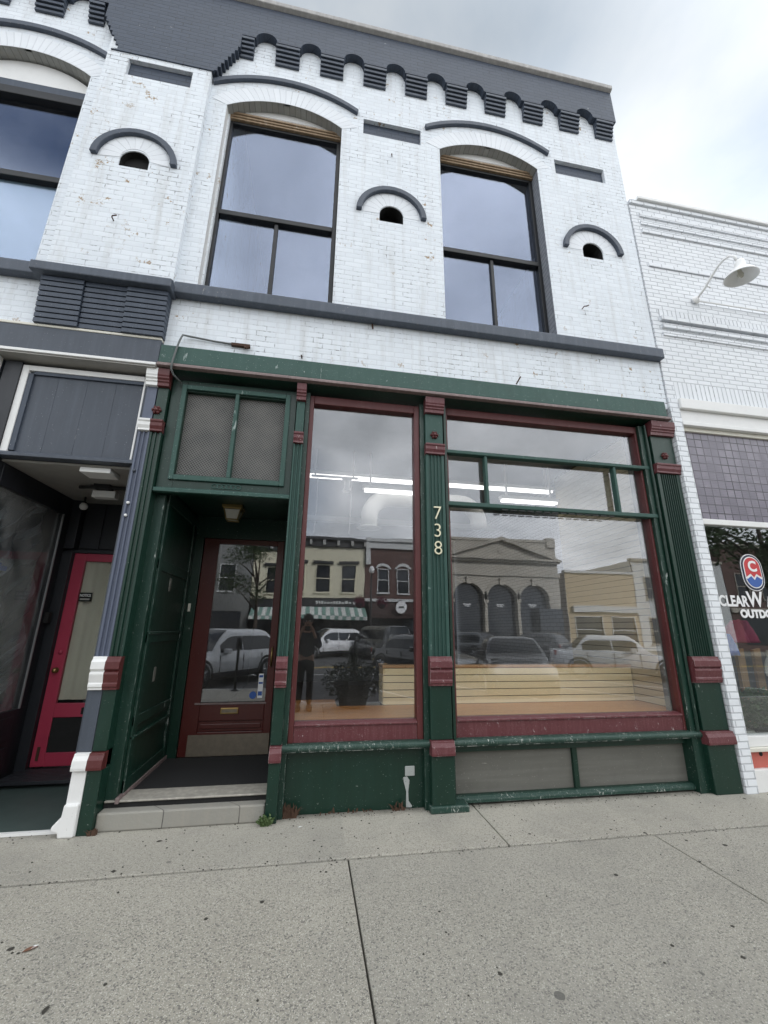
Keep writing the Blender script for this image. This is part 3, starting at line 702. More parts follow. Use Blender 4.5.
# inside of the shop (walls, floor, ceiling, display floor)
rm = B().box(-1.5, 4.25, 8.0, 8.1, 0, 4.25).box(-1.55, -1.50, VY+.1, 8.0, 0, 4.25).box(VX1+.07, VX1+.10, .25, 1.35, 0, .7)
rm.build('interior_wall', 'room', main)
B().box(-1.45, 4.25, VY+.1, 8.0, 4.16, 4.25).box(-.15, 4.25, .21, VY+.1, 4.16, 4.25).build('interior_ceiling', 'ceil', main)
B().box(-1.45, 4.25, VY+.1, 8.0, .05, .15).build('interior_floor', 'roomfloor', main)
B().box(-.132, .34, .20, 1.30, .66, .722).box(.34, 4.0, .20, .86, .66, .722).build('display_floor', 'woodfloor', main)
# slatwall lining on the right
b = B(); z = .73
while z < 4.0: b.box(3.985, 4.00, .262, 2.05, z, z+.068); z += .0765
sl = b.build('slatwall', 'slat_back', main)
B().box(4.0, 4.01, .262, 2.05, .72, 4.05).build('groove_backing', 'slat_gap', sl)

part = thing('slat_partition', 'low cream slat partition with wood cap behind the right shop window', 'partition', (2.4, .9, 0))
b = B(); z = .725
while z < 1.08: b.box(.86, 3.975, .865, .88, z, min(z+.068, 1.10)); b.box(.845, .86, .88, 1.15, z, min(z+.068, 1.10)); z += .0765
b.build('slats', 'slat', part)
B().box(.862, 3.975, .881, .93, .66, 1.105).box(.862, .90, .93, 1.15, .66, 1.105).build('core', 'slat_gap', part)
B().box(.835, 3.98, .855, .98, 1.105, 1.135).box(.835, .93, .98, 1.16, 1.105, 1.135).build('cap', 'woodcap', part, bev=.003)

# fittings hanging in the shop
def strip(x0, x1, y, z, label):
    t = thing('strip_light', label, 'ceiling light', (x0, y, z), 'fluorescent strip lights in the shop')
    B().box(x0, x1, y-.06, y+.06, z, z+.055).box(x0+.1, x0+.13, y-.01, y+.01, z+.055, 4.16).box(x1-.13, x1-.1, y-.01, y+.01, z+.055, 4.16).build('housing', 'fixture', t)
    for dy in (-.035, .035): B().tube([(x0+.03, y+dy, z-.022), (x1-.03, y+dy, z-.022)], .018, 8).build('tube', 'tube', t)
strip(.68, 1.95, 1.9, 3.57, 'shorter fluorescent strip light above the white duct elbow, left shop window')
strip(2.9, 3.9, 1.9, 3.55, 'lower fluorescent strip light seen in the small panes of the right window')
B().box(-1.45, 4.25, 4.9, 5.0, 3.80, 3.92).build('ceiling_beam', 'fixture', main)
strip(-1.2, 3.9, 2.0, 3.78, 'long thin upper fluorescent strip light running across both shop windows')
t = thing('track_light', 'white cylindrical spotlight on a short track with two hanging cords behind left window', 'track light', (.3, 2.0, 3.75))
B().box(-.1, .6, 1.85, 1.88, 3.70, 3.73).box(-.05, -.03, 1.86, 1.87, 3.73, 4.16).box(.52, .54, 1.86, 1.87, 3.73, 4.16).build('track', 'fixture', t)
B().lathe([(.0, .0), (.045, .0), (.045, .10), (.07, .17), (.062, .17), (.0, .12)], (.44, 1.865, 3.67), (0, 0, -1), 16).box(.36, .5, 1.85, 1.88, 3.66, 3.699).build('spotlight', 'fixture', t)
for x in (0.0, .50): B().tube([(x, 1.865, 3.70), (x+.005, 1.865, 3.2), (x-.01, 1.865, 2.85)], .006, 6).build('cord', 'fixture', t)
du = thing('air_duct', 'white round duct with two down-turned ends under the shop ceiling', 'duct', (.8, 2.3, 3.05))
pts_ = [(.84, 2.3, 3.06), (.84, 2.3, 3.2)]+[(.84+.33*(1-math.cos(a)), 2.3, 3.24+.33*math.sin(a)) for a in [i*math.pi/16 for i in range(1, 9)]]+[(2.35, 2.3, 3.57)]+[(2.35+.33*math.sin(a), 2.3, 3.24+.33*math.cos(a)) for a in [i*math.pi/16 for i in range(1, 9)]]+[(2.68, 2.3, 3.16)]
B().tube(pts_, .135, 18).build('pipe', 'duct', du, smooth=True)
B().lathe([(.135, .03), (.20, 0), (.135, -.01)], (.84, 2.3, 3.06), (0, 0, 1), 18).build('flange', 'duct', du)
# upper floor room behind the upper windows
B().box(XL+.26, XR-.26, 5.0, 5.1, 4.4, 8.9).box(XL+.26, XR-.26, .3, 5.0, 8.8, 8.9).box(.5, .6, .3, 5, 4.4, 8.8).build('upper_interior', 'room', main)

# house number
hn = thing('house_number', 'pale gold numerals 738 stacked on the middle green pilaster', 'house number', (1.225, -.05, 2.2))
for ch, z in (('7', 2.695), ('3', 2.507), ('8', 2.324)):
    text_mesh('numeral', ch, .205, 'gold', hn, 1.252, -.0, z, ext=.006, off=-.003, sx=.95, bev=.001)
# lantern
ln = thing('entry_lantern', 'small brass lantern with glass sides under the entry ceiling', 'ceiling lamp', (-.93, .78, 2.86))
lz = 2.86
def frustum(b, cx, cy, z0, z1, h0, h1):
    vs = [(cx+sx*h0, cy+sy*h0, z0) for sx, sy in ((-1, -1), (1, -1), (1, 1), (-1, 1))]+[(cx+sx*h1, cy+sy*h1, z1) for sx, sy in ((-1, -1), (1, -1), (1, 1), (-1, 1))]
    return b.add(vs, [(0, 1, 2, 3), (7, 6, 5, 4), (0, 1, 5, 4), (1, 2, 6, 5), (2, 3, 7, 6), (3, 0, 4, 7)])
b = B(); b.box(-1.04, -.82, .67, .89, lz-.03, lz-.001); frustum(b, -.93, .78, lz-.045, lz-.03, .095, .10)
for sx, sy in ((-1, -1), (1, -1), (1, 1), (-1, 1)): b.tube([(-.93+sx*.09, .78+sy*.09, lz-.04), (-.93+sx*.06, .78+sy*.06, lz-.16)], .007, 6)
for k in range(4):
    c = [(-1, -1), (1, -1), (1, 1), (-1, 1)]; p, q = c[k], c[(k+1) % 4]
    b.tube([(-.93+p[0]*.06, .78+p[1]*.06, lz-.16), (-.93+q[0]*.06, .78+q[1]*.06, lz-.16)], .007, 6)
b.build('cage', 'brass_lamp', ln)
frustum(B(), -.93, .78, lz-.155, lz-.05, .056, .082).build('lens', plain('frosted_lantern_glass', (.55, .53, .46), .2), ln)
tag(B().box(-1.415, -.29, .35, 1.26, VZ+.001, VZ+.016).build('door_mat', 'mat', org=(-.85, .7, VZ)), 'black ribbed rubber mat covering the recessed entry floor', 'door mat')

# conduit wandering over the fascia
cd = thing('electric_conduit', 'thin grey cable looping over the green fascia from a small bracket', 'cable', (-1.5, -.12, 4.3))
B().tube([(-.95, -.015, 4.44), (-1.15, -.02, 4.445), (-1.42, -.03, 4.465), (-1.47, -.06, 4.45), (-1.485, -.07, 4.38), (-1.50, -.075, 4.28), (-1.51, -.105, 4.08), (-1.515, -.09, 4.02), (-1.50, -.05, 3.98), (-1.44, .03, 3.94)], .010, 8).build('wire', 'cable', cd, smooth=True)
B().box(-.99, -.80, -.035, .0, 4.42, 4.45).tube([(-.85, -.03, 4.42), (-.84, -.05, 4.39), (-.81, -.04, 4.40)], .012, 6).build('bracket', 'rust', cd)
B().tube([(-.25, -.01, 4.40), (-.245, -.04, 4.35), (-.25, -.12, 4.33)], .007, 6).build('wall_hook', 'rust', main)
B().tube([(2.24, -.06, 4.32), (2.28, -.1, 4.40)], .008, 6).build('wall_hook', 'rust', main)
B().tube([(.52, -.02, 4.93), (.525, -.03, 4.86)], .01, 6).build('wall_hook', 'rust', main)

# ================================================================== left building
left = thing('grey_shop_building', 'slate and white brick shop at left with grey transom board and recessed pink door', 'building', (-2.6, 0, 0))
LXE = -1.664
PY = -.085
mx = lambda x: -4.46-x                            # mirrored about the pier
a, c = mx(-1.43), mx(.05); a, c = min(a, c), max(a, c)
wb = B().sheet([(-8.0, 4.25), (LXE, 4.25), (LXE, 9.9), (-8.0, 9.9)], [(win_outline(a, c, 5.10, 8.02, .24), 0)], 0)
wb.box(-8.0, -7.8, .001, 14, 4.26, 9.88).box(-7.99, LXE-.01, .28, 14, 4.28, 4.4)
wb.build('wall', 'brick', left)
B().box(-8, LXE, .25, 14, 9.2, 9.3).build('roof', 'grey_dark', left)
B().box(-7.8, LXE-.02, 5, 5.1, 4.4, 9.2).box(-7.8, LXE-.02, .3, 5, 8.8, 8.9).box(LXE-.08, LXE-.02, .3, 5, 4.4, 8.8).build('upper_interior', 'grey_dark', left)
p0 = S(-2.93, 5.20, PY); p1 = S(-1.685, 8.585, PY)
cxv = S(-2.335, 6.70, PY)
pn0 = S(-2.67, 8.19, PY); pn1 = S(-1.905, 8.48, PY)
B().sheet([(p0[0], 5.1), (p1[0], 5.1), (p1[0], 9.3), (p0[0], 9.3)],
          [(vent_outline(cxv[0], cxv[1]-.02, .155, .26), .012), ([pn0, (pn1[0], pn0[1]), pn1, (pn0[0], pn1[1])], .05)], PY
          ).add([(x, y, z) for x in (p0[0], p1[0]) for y in (PY, -.001) for z in (5.1, 9.3)], [(0, 1, 3, 2), (4, 6, 7, 5)]).build('pier', 'brick', left)
B().box(pn0[0]-.005, pn1[0]+.005, PY+.045, PY+.06, pn0[1]-.005, pn1[1]+.005).build('recessed_panel', 'brick_dark', left)
liner(vent_outline(cxv[0], cxv[1]-.02, .155, .26), PY+.012, PY+.08).build('vent', 'vent_dark', left)
B().ring(arc(cxv[0], .388, cxv[1]+.08, .385, 20), arc(cxv[0], .458, cxv[1]+.08, .455, 20), PY-.045, PY+.01).build('hood_mould', 'slate', left, bev=.008)
B().ring(arc(cxv[0], .158, cxv[1]+.105, .158, 16), arc(cxv[0], .37, cxv[1]+.08, .365, 16), PY-.003, PY+.01).build('arch_band', 'arch', left)
hook(S(-2.4, 5.86, PY)[0], S(-2.4, 5.86, PY)[1], left, PY)
# parapet over pier and beyond
YL = Yp
low = [S(-9.0, 9.45, Yp)]
for k in range(5, -1, -1):
    c0 = mx(N0+PIT*k); low += [S(p[0], p[1], Yp) for p in arc(c0, .1425, 9.45, .1425, 12)]
low += [S(mx(-1.385), 9.45, Yp), S(mx(-1.385), 9.18, Yp)]
for k in range(6, -1, -1):
    xx = mx(-1.66+.25*(k+1)/7)
    low += [S(xx, 8.62+.56*(k+1)/7, Yp), S(xx, 8.62+.56*k/7, Yp)]
low += [S(-2.91, 8.60, Yp), S(XL, 8.60, Yp)]
B().xz(low+[(S(XL, 8, Yp)[0], ztop), (S(-9, 8, Yp)[0], ztop)], YL, -.001).build('parapet', 'brick_dark', left)
corbel(mx(-1.20), mx(-1.385), left)
for k in range(5): corbel(mx(N0+PIT*(k+1)-.145), mx(N0+PIT*k+.145), left)
B().yz([(-.105, cz-.015), (-.15, cz+.01), (-.155, cz+.07), (-.15, cz+.085), (.32, cz+.13), (.32, cz-.015)], -8.0, XL+.0035).build('coping', 'coping', left, bev=.008)
B().box(-8.0, LXE-.001, .0015, .3, 9.6, cz-.033).build('parapet_core', 'brick_dark', left)
# left upper window
cx, hw = (a+c)/2, (c-a)/2
ar = arc(cx, hw, 8.02, .24, 24); n = len(ar); L = [0]
for i in range(1, n): L.append(L[-1]+math.dist(ar[i], ar[i-1]))
B().add([(c, 0, 5.10), (c, .26, 5.10), (c, .26, 8.02), (c, 0, 8.02)], [(0, 1, 2, 3)]).add([(a, 0, 5.10), (a, .26, 5.10), (a, .26, 8.02), (a, 0, 8.02)], [(0, 1, 2, 3)]).build('reveal', 'white', left)
B().add([(p[0], 0, p[1]) for p in ar]+[(p[0], .26, p[1]) for p in ar], [(i, i+1, n+i+1, n+i) for i in range(n-1)],
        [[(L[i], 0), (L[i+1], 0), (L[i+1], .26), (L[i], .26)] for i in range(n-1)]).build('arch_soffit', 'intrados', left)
B().ring(arc(cx, hw+.003, 8.02, .24, 24), arc(cx, hw+.20, 8.10, .42, 24), -.003, .02).build('arch_band', 'arch', left)
B().ring(arc(cx, .935, 8.325, .275, 24), arc(cx, .955, 8.39, .285, 24), -.045, .01).build('hood_mould', 'slate', left, bev=.008)
w = B().box(a, a+.05, .15, .22, 5.12, 7.78).box(c-.035, c-.001, .15, .22, 5.12, 7.78).box(a+.05, c-.035, .15, .22, 5.12, 5.16).box(a+.05, c-.035, .13, .22, 6.42, 6.50).box(a+.05, c-.035, .11, .22, 7.66, 7.78)
wn = w.build('window', 'black_frame', left, bev=.006)
B().box(a+.045, c-.03, .185, .191, 6.495, 7.67).build('pane', 'glass_up', wn)
B().box(a+.045, c-.03, .185, .191, 5.155, 6.425).build('pane', 'glass_up', wn)
B().box(a+.045, c-.03, .205, .215, 5.16, 6.42).build('blind', 'blind', wn)
B().box(a, c-.001, .12, .235, 7.785, 7.90).build('head_board', 'slate', wn, bev=.006)
B().xz(win_outline(a+.002, c-.002, 7.901, 7.94, .308), .125, .24).build('arch_panel', 'white', wn)
# sill cap of the pier and bracket block
q0 = S(-3.08, 5.09, -.2); q1 = S(-1.70, 5.20, -.2)
B().box(q0[0], q1[0], -.20, .0, q0[1], q1[1]).build('pier_cap', 'slate_sill', left, bev=.012)
B().yz([(-.10, 4.94), (-.10, 5.075), (-.07, 5.10), (.10, 5.125), (.14, 5.09), (.14, 5.0), (.002, 4.94)], -8, q0[0]+.1).build('sill_band', 'slate_sill', left, bev=.012)
bx0, bx1 = S(-2.93, 5, -.12)[0], S(-1.70, 5, -.12)[0]
bz0, bz1 = 4.39, q0[1]-.002
for j in range(3):
    wdt = (bx1-bx0)/3; b = B()
    for k in range(9):
        z0 = bz0+(bz1-bz0)*k/9; h = (bz1-bz0)/9; y = -.085-.006*k+(.018 if j == 1 else 0)
        b.box(bx0+wdt*j+.004, bx0+wdt*(j+1)-.004, y, -.002, z0, z0+h*.80).box(bx0+wdt*j+.008, bx0+wdt*(j+1)-.008, y+.022, -.002, z0+h*.80, z0+h)
    b.build('stepped_bracket', 'slate', left)
B().box(-8, -1.663, -.06, .02, 4.36, 4.388).build('ledge', 'cream', left, bev=.006)
B().yz([(-.06, 4.090), (-.055, 4.358), (.10, 4.358), (.10, 4.09)], -8, -1.663).build('fascia', 'grey_shop', left, bev=.006)
B().yz([(-.09, 4.046), (-.09, 4.074), (-.065, 4.088), (.10, 4.088), (.10, 4.042)], -8, -1.665).build('fascia_lip', 'white', left, bev=.004)
B().box(-8, -1.668, -.075, .20, 4.028, 4.04).build('fascia_soffit', 'lightgrey', left)
# shared pilaster, grey and white half
pilaster(-1.75, -1.648, .012, 'lavender', 'white', 'grey_shop', left, 2, ros=False, over=.004, plinth='white')
B().xz([(-1.752, .22), (-1.758, .14), (-1.815, .075), (-1.812, .045), (-1.765, .032), (-1.762, .0), (-1.65, .0), (-1.65, .22)], -.035, .03).build('splayed_foot', 'white', left, bev=.012)
for zz, yy in ((2.95, .012), (2.63, .012), (2.51, .012)):
    B().lathe([(0, -.014), (.012, -.01), (.014, .006)], (-1.722, yy, zz), (0, 1, 0), 10).build('screw_head', 'white' if zz < 2.9 else 'grey_shop', left)
pilaster(-3.31, -3.09, .012, 'grey_shop', 'white', 'grey_shop', left, 3, ros=False, over=.006, plinth='white')
# transom board
B().box(-3.05, -2.905, .04, .16, 0, 4.0).build('jamb_board', 'grey_dark', left)
B().box(-2.905, -2.845, .055, .10, 3.07, 3.985).box(-2.845, -1.80, .055, .10, 3.93, 3.985).box(-1.80, -1.782, .055, .10, 3.07, 3.985).build('transom_frame', 'white', left, bev=.004)
b = B()
for k in range(4):
    x0 = -2.845+1.045*k/4; b.box(x0+.0004, x0+1.045/4-.0004, .085, .10, 3.07, 3.93)
b.build('transom_board', 'grey_shop', left, bev=.002)
B().box(-2.845, -2.80, .065, .085, 3.09, 3.90).box(-2.80, -1.80, .065, .085, 3.895, 3.93).build('board_trim', 'slate', left)
B().yz([(.02, 3.02), (.02, 3.05), (.05, 3.07), (.12, 3.07), (.12, 3.02)], -3.05, -1.73).build('transom_rail', 'grey_shop', left, bev=.004)
B().box(-1.782, -1.70, .06, .16, .0, 4.0).build('jamb_board', 'grey_shop', left)
# recessed entry
RY = 1.42; FZ = .10
B().box(-3.2, -1.60, .12, 2.0, 2.995, 3.015).build('entry_ceiling', 'lightgrey', left)
B().box(-3.2, -1.70, .09, 2.0, -.05, .022).build('entry_floor', 'greenfloor', left)
B().box(-5, -1.66, .06, .092, -.05, .02).build('entry_edge', 'white', left)
gr = B()
for k in range(9): gr.box(-2.86, -1.8, 1.0+.045*k, 1.03+.045*k, .06, .092)
gr.build('floor_grille', 'grey_dark', left, bev=.003)
B().box(-2.84, -1.60, RY+.06, RY+.12, 2.36, 3.0).box(-1.93, -1.60, RY+.06, RY+.12, 0, 3.0).build('entry_back', 'grey_dark', left)
b = B().box(-2.92, -1.93, RY, RY+.06, 2.36, 2.40).box(-3.0, -2.80, RY-.055, RY+.12, 0, 2.36).box(-3.0, -2.80, RY-.055, RY+.06, 2.401, 2.995)
for k in range(4): b.box(-2.79+k*.23, -2.58+k*.23, RY+.04, RY+.058, 2.42, 2.98)
b.build('door_frame', 'grey_dark', left, bev=.004)
B().box(-1.76, -1.70, .16, 1.5, 0, 3.0).build('entry_side', 'grey_dark', left)
pd = B(); e0, e1 = -2.795, -1.935
pd.box(e0, e0+.125, RY, RY+.045, FZ, 2.355).box(e1-.12, e1, RY, RY+.045, FZ, 2.355).box(e0+.125, e1-.12, RY, RY+.045, 2.265, 2.355).box(e0+.125, e1-.12, RY, RY+.045, .57, .71).box(e0+.125, e1-.12, RY, RY+.045, FZ, .23)
pd = pd.build('door', 'pink', left, bev=.005)
B().box(e0+.12, e1-.11, RY+.018, RY+.024, .70, 2.275).build('pane', glass_mat('entry_glass', .05, (.92, .93, .92)), pd)
cb = B(); xs_ = [e0+.12+(e1-.11-e0-.12)*i/40 for i in range(41)]
pf = [(x, RY+.05+.006*math.sin(x*70)+.008*math.sin(x*31)) for x in xs_]
cb.add([(x, y, .74) for x, y in pf]+[(x, y, 2.32) for x, y in pf], [(i, i+1, 42+i, 41+i) for i in range(40)])
cb.build('curtain', 'curtain', pd, smooth=True)
B().box(e0+.115, e1-.11, RY+.012, RY+.03, .225, .575).build('lower_panel', 'vent_dark', pd)
B().box(-2.40, -2.15, RY-.01, RY+.002, .60, .665).build('mail_slot', 'vent_dark', pd)
B().lathe([(0, -.055), (.022, -.05), (.028, -.035), (.014, -.018), (.012, -.006), (.03, -.004), (.03, .002)], (e0+.062, RY, 1.05), (0, 1, 0), 14).build('knob', 'brass', pd, smooth=True)
B().lathe([(0, -.015), (.024, -.012), (.026, .002)], (e0+.07, RY, 1.24), (0, 1, 0), 14).build('lock', 'pink', pd, smooth=True)
B().box(e0+.045, e0+.07, RY-.01, RY+.002, .16, .29).build('kick_bolt', 'rust', pd)
ns = B().box(-2.66, -2.53, RY+.005, RY+.017, 1.80, 1.90).build('notice_sign', 'vent_dark', pd)
text_mesh('notice_text', 'NOTICE', .040, 'vinylwhite', ns, -2.595, RY+.004, 1.866, ext=.001, off=.0008, sx=.8)
B().box(-2.645, -2.545, RY+.0035, RY+.0048, 1.815, 1.832).build('notice_strip', 'stuc', ns)
# splayed display window of the left shop
x0 = -2.90
sd = B().box(x0-.06, x0, .16, 1.36, 0, .70).box(x0-.06, x0, .16, 1.36, 2.78, 2.994).box(x0-.06, x0, 1.22, 1.36, .70, 2.78).box(x0-.06, x0, .12, .18, .72, 2.72)
sw = sd.build('display_window', 'grey_dark', left, bev=.004)
B().box(x0-.03, x0-.024, .18, 1.22, .69, 2.79).build('pane', glass_mat('hazed_glass', .07, (.9, .92, .93), dirt=.40), sw)  # diffuse haze in the pane stands in for light on the sheeting
B().box(x0-.004, x0+.012, 1.205, 1.222, .70, 2.78).build('bright_bead', 'galv', sw)
for z0, z1 in ((.12, .36), (.42, .64)):
    B().box(x0, x0+.014, .3, 1.15, z0, z1).build('lower_panel', 'grey_dark', sw, bev=.006)
B().box(x0, x0+.05, 1.28, 1.34, 1.55, 1.67).build('intercom', 'vent_dark', sw, bev=.004)
cb = B()
G_ = 30
def shv(i, j):
    y = .15+1.1*i/G_; z = .6+2.2*j/G_
    return (x0-.16-.05*math.sin(i*.55+.12*j)-.03*math.sin(j*.8-i*.3), y, z)
cb.add([shv(i, j) for i in range(G_+1) for j in range(G_+1)], [(i*(G_+1)+j, i*(G_+1)+j+1, (i+1)*(G_+1)+j+1, (i+1)*(G_+1)+j) for i in range(G_) for j in range(G_)])
tag(cb.build('plastic_sheet', 'plastic', org=(x0-.16, .7, .6), smooth=True), 'crumpled clear plastic sheeting hung inside the dark left display window', 'plastic sheet')
tag(B().box(x0-.045, x0-.043, .36, .52, 2.06, 2.10).box(x0-.045, x0-.043, .50, .60, 2.03, 2.075).build('masking_tape', 'blue', org=(x0-.15, .5, 2.04)), 'short strip of blue tape on the plastic sheeting at left', 'tape')
B().box(-5.5, -2.93, 2.6, 2.7, 0, 4).box(-5.5, -5.4, .2, 2.7, 0, 4).box(-5.4, -3.28, .14, .2, 0, 4).build('interior_wall', 'grey_dark', left)
# fittings of the left entry
t = thing('entry_light', 'flat white box light on the ceiling of the left entry, nearest the street', 'ceiling lamp', (-2.22, .42, 2.99), 'white box lights in the left entry')
B().box(-2.25, -1.98, .13, .33, 2.945, 2.994).build('box', 'fixture', t, bev=.006)
t = thing('entry_light', 'smaller white box light behind a black bracket at the back of the left entry', 'ceiling lamp', (-2.2, 1.0, 2.9), 'white box lights in the left entry')
B().box(-2.40, -2.17, .72, .82, 2.87, 2.945).build('box', 'fixture', t, bev=.006)
B().tube([(-2.50, .66, 2.95), (-2.3, .66, 2.965), (-1.8, .66, 2.96)], .018, 6).box(-2.36, -2.2, .64, .74, 2.946, 2.994).build('bracket', 'vent_dark', t)
t = thing('globe_light', 'small round white lamp high in the corner of the left entry', 'lamp', (-2.60, 1.25, 2.7))
B().lathe([(0, -.045), (.026, -.038), (.042, -.015), (.042, .012), (.026, .038), (0, .045)], (-2.70, 1.20, 2.88), (0, 0, 1), 16).build('globe', 'fixture', t, smooth=True)
B().tube([(-2.70, 1.20, 2.91), (-2.70, 1.20, 2.994)], .012, 6).build('stem', 'vent_dark', t)

# ================================================================== right building
rb = thing('white_shop_building', 'one-storey white brick shop at right with prism glass transom', 'building', (7, 0, 0))
RX = 4.335; RE = 14.0
w = B()
w.box(RX+.002, 4.475, -.03, .30, 0, 4.40)
w.box(RX+.01, RE, -.012, .30, 4.66, 7.74)
w.box(RX+.01, 4.475, -.012, .30, 4.40, 4.66)
w.box(12.5, RE, -.045, .30, 0, 4.40)
w.box(RE-.3, RE, .30, 14, 0, 7.7).box(RX, RX+.2, .30, 14, 0, 7.7).box(RX, RE, 13.8, 14, 0, 7.7)
w.build('wall', 'brick_right', rb)
B().box(4.475, RE, -.012, .30, 4.40, 4.66).build('soldier_course', 'brick_soldier', rb)
B().box(RX+.2, RE-.3, .3, 13.8, 7.3, 7.35).build('roof', 'grey_dark', rb)
cc = B()
for z in (7.45, 7.30, 7.15): cc.box(4.47, RE, -.034, -.013, z, z+.064)
cc.build('corbel_course', 'brick_right', rb)
B().box(4.47, RE, -.028, -.013, 6.53, 6.595).build('corbel_course', 'brick_right', rb)
B().box(4.47, RE, -.056, -.013, 5.60, 5.665).box(4.47, RE, -.044, -.013, 5.49, 5.55).box(4.47, RE, -.032, -.013, 5.37, 5.43).build('corbel_course', 'brick_right', rb)
B().box(4.47, RE, -.0155, -.013, 5.67, 5.80).build('soldier_band', 'brick_soldier', rb)
B().box(RX+.013, RE, -.04, .30, 7.68, 7.745).build('parapet_course', 'brick_right', rb)
B().box(4.46, RE, -.075, .32, 7.745, 7.80).build('coping', 'white', rb, bev=.008)
# lintel, transom, window
B().box(4.477, 12.5, -.06, .25, 4.26, 4.398).box(4.477, 12.5, -.01, .25, 4.09, 4.258).box(4.477, 12.5, -.035, .25, 4.035, 4.088).build('lintel', 'white', rb, bev=.006)
B().box(4.477, 12.5, .02, .25, 3.98, 4.033).build('lintel_trim', 'cream', rb, bev=.006)
B().box(4.477, 12.5, .05, .08, 2.835, 3.98).build('transom', 'prism', rb)
B().box(4.477, 12.5, .02, .12, 2.765, 2.833).box(4.477, 12.5, .01, .14, .40, .50).box(6.9, 6.98, .02, .12, .5, 2.77).build('window_frame', 'white', rb, bev=.006)
B().box(4.479, 12.5, .06, .066, .49, 2.775).build('pane', glass_mat('right_shop_glass', .11, (.92, .94, .93), wav=.02), rb)
B().box(4.477, 12.5, -.02, .14, .36, .398).build('window_sill', 'cream', rb, bev=.006)
B().box(4.477, 12.5, .03, .14, .205, .358).build('kick_panel', 'redpanel', rb)
kb = B()
for xx in (4.66, 4.82, 5.0): kb.lathe([(0, -.003), (.022, -.002), (.022, .003)], (xx, .029, .33 if xx < 4.7 else .27), (0, 1, 0), 10)
kb.build('hole', 'vent_dark', rb)
B().box(4.477, 12.5, -.02, .14, 0, .203).build('base_course', 'white', rb, bev=.006)
B().box(RX+.2, 12.5, 3.5, 3.6, 0, 4.2).box(RX+.2, 12.5, .3, 3.5, 4.2, 4.25).box(RX+.2, 12.5, .2, 3.5, .30, .36).build('interior_wall', 'room', rb)

# window lettering and badge
sg = thing('window_lettering', 'white lettering under a red and blue oval badge on the right shop window', 'window sign', (5.1, .05, 1.7))
gy = .054
def pill(cx, cz, hw, hh, n=12):
    return [(cx+hw*math.cos(a), cz+hh-hw+hw*math.sin(a)) for a in [i*math.pi/n for i in range(n+1)]]+[(cx-hw*math.cos(a), cz-hh+hw-hw*math.sin(a)) for a in [i*math.pi/n for i in range(n+1)]]
bx, bz = 5.11, 2.215
B().xz(pill(bx, bz, .150, .218), gy, gy+.002).build('badge_border', 'vinylwhite', sg)
B().xz(pill(bx, bz, .140, .208), gy-.003, gy-.001).build('badge_ring', 'navy', sg)
B().xz(pill(bx, bz, .118, .186), gy-.006, gy-.004).build('badge_field', 'vinylwhite', sg)
up = [(bx+.106*math.cos(a), bz+.174-.106+.106*math.sin(a)) for a in [i*math.pi/12 for i in range(13)]]
B().xz(up+[(bx-.106, bz-.055), (bx-.04, bz-.015), (bx, bz-.06), (bx+.04, bz-.015), (bx+.106, bz-.055)], gy-.009, gy-.007).build('badge_sky', 'red', sg)
dn = [(bx-.106*math.cos(a), bz-.174+.106-.106*math.sin(a)) for a in [i*math.pi/12 for i in range(13)]]
B().xz(dn+[(bx+.106, bz-.085), (bx+.04, bz-.045), (bx, bz-.092), (bx-.04, bz-.045), (bx-.106, bz-.085)], gy-.009, gy-.007).build('badge_water', 'blue', sg)
text_mesh('badge_letter', 'C', .17, 'vinylwhite', sg, bx, gy-.011, bz+.065, ext=.001, off=.006)
text_mesh('lettering', 'CLEAR', .165, 'vinylwhite', sg, 4.76, gy, 1.872, ext=.001, off=.006, sx=.80)
text_mesh('lettering', 'W', .24, 'vinylwhite', sg, 5.06, gy, 1.895, ext=.001, off=.006, sx=.85)
text_mesh('lettering', 'ATER', .165, 'vinylwhite', sg, 5.37, gy, 1.872, ext=.001, off=.006, sx=.80)
text_mesh('lettering', 'OUTDOOR', .12, 'vinylwhite', sg, 5.12, gy, 1.735, ext=.001, off=.007, sx=.98)

# goods in the right window
dg = [(4.62, 4.74), (4.78, 4.88), (5.02, 5.12), (5.3, 5.4)]
for i, (xa, xb) in enumerate(dg):
    tag(B().xz([(xa, .36), (xb, .36), (xb+.02*i, 1.35), (xa+.02*i, 1.33)], .30+.05*i, .34+.05*i).build('wooden_plank', 'boardwood', org=((xa+xb)/2, .57, .36), bev=.004),
        ['brown plank upright behind the right window, beside the white brick pier', 'narrower brown plank, second from the white brick pier in right window',
         'brown plank third from the brick pier in the right shop window', 'brown plank farthest from the brick pier in right shop window'][i], 'plank', 'brown planks standing in the right window')
def garment(name, x, z, w, h, mat, label, y=.22):
    b = B(); n = 14
    f = []
    for i in range(n+1):
        for j in range(9):
            t_ = j/8; ww = w*(1-.35*t_**3)
            f.append((x+(i/n-.5)*ww, y+.03*math.sin(i*1.3+.5*j), z+h*t_-.05*abs(i/n-.5)*t_))
    fs = [(i*9+j, i*9+j+1, (i+1)*9+j+1, (i+1)*9+j) for i in range(n) for j in range(8)]
    b.add(f, fs)
    o = b.build(name, mat, org=(x, y, z), smooth=True)
    md = o.modifiers.new('Solid', 'SOLIDIFY'); md.thickness = .02
    tag(o, label, 'garment', 'clothes hung in the right shop window')
garment('hanging_shirt', 4.95, 1.42, .42, .26, 'plum', 'plum red shirt hung behind the right shop window')
garment('hanging_shirt', 4.72, 1.28, .26, .24, 'bluecloth', 'blue shirt hung below the plum shirt in right window', .20)
garment('hanging_shirt', 5.42, 1.05, .3, .3, 'offwhite', 'off white cloth hung between planks in the right window', .26)
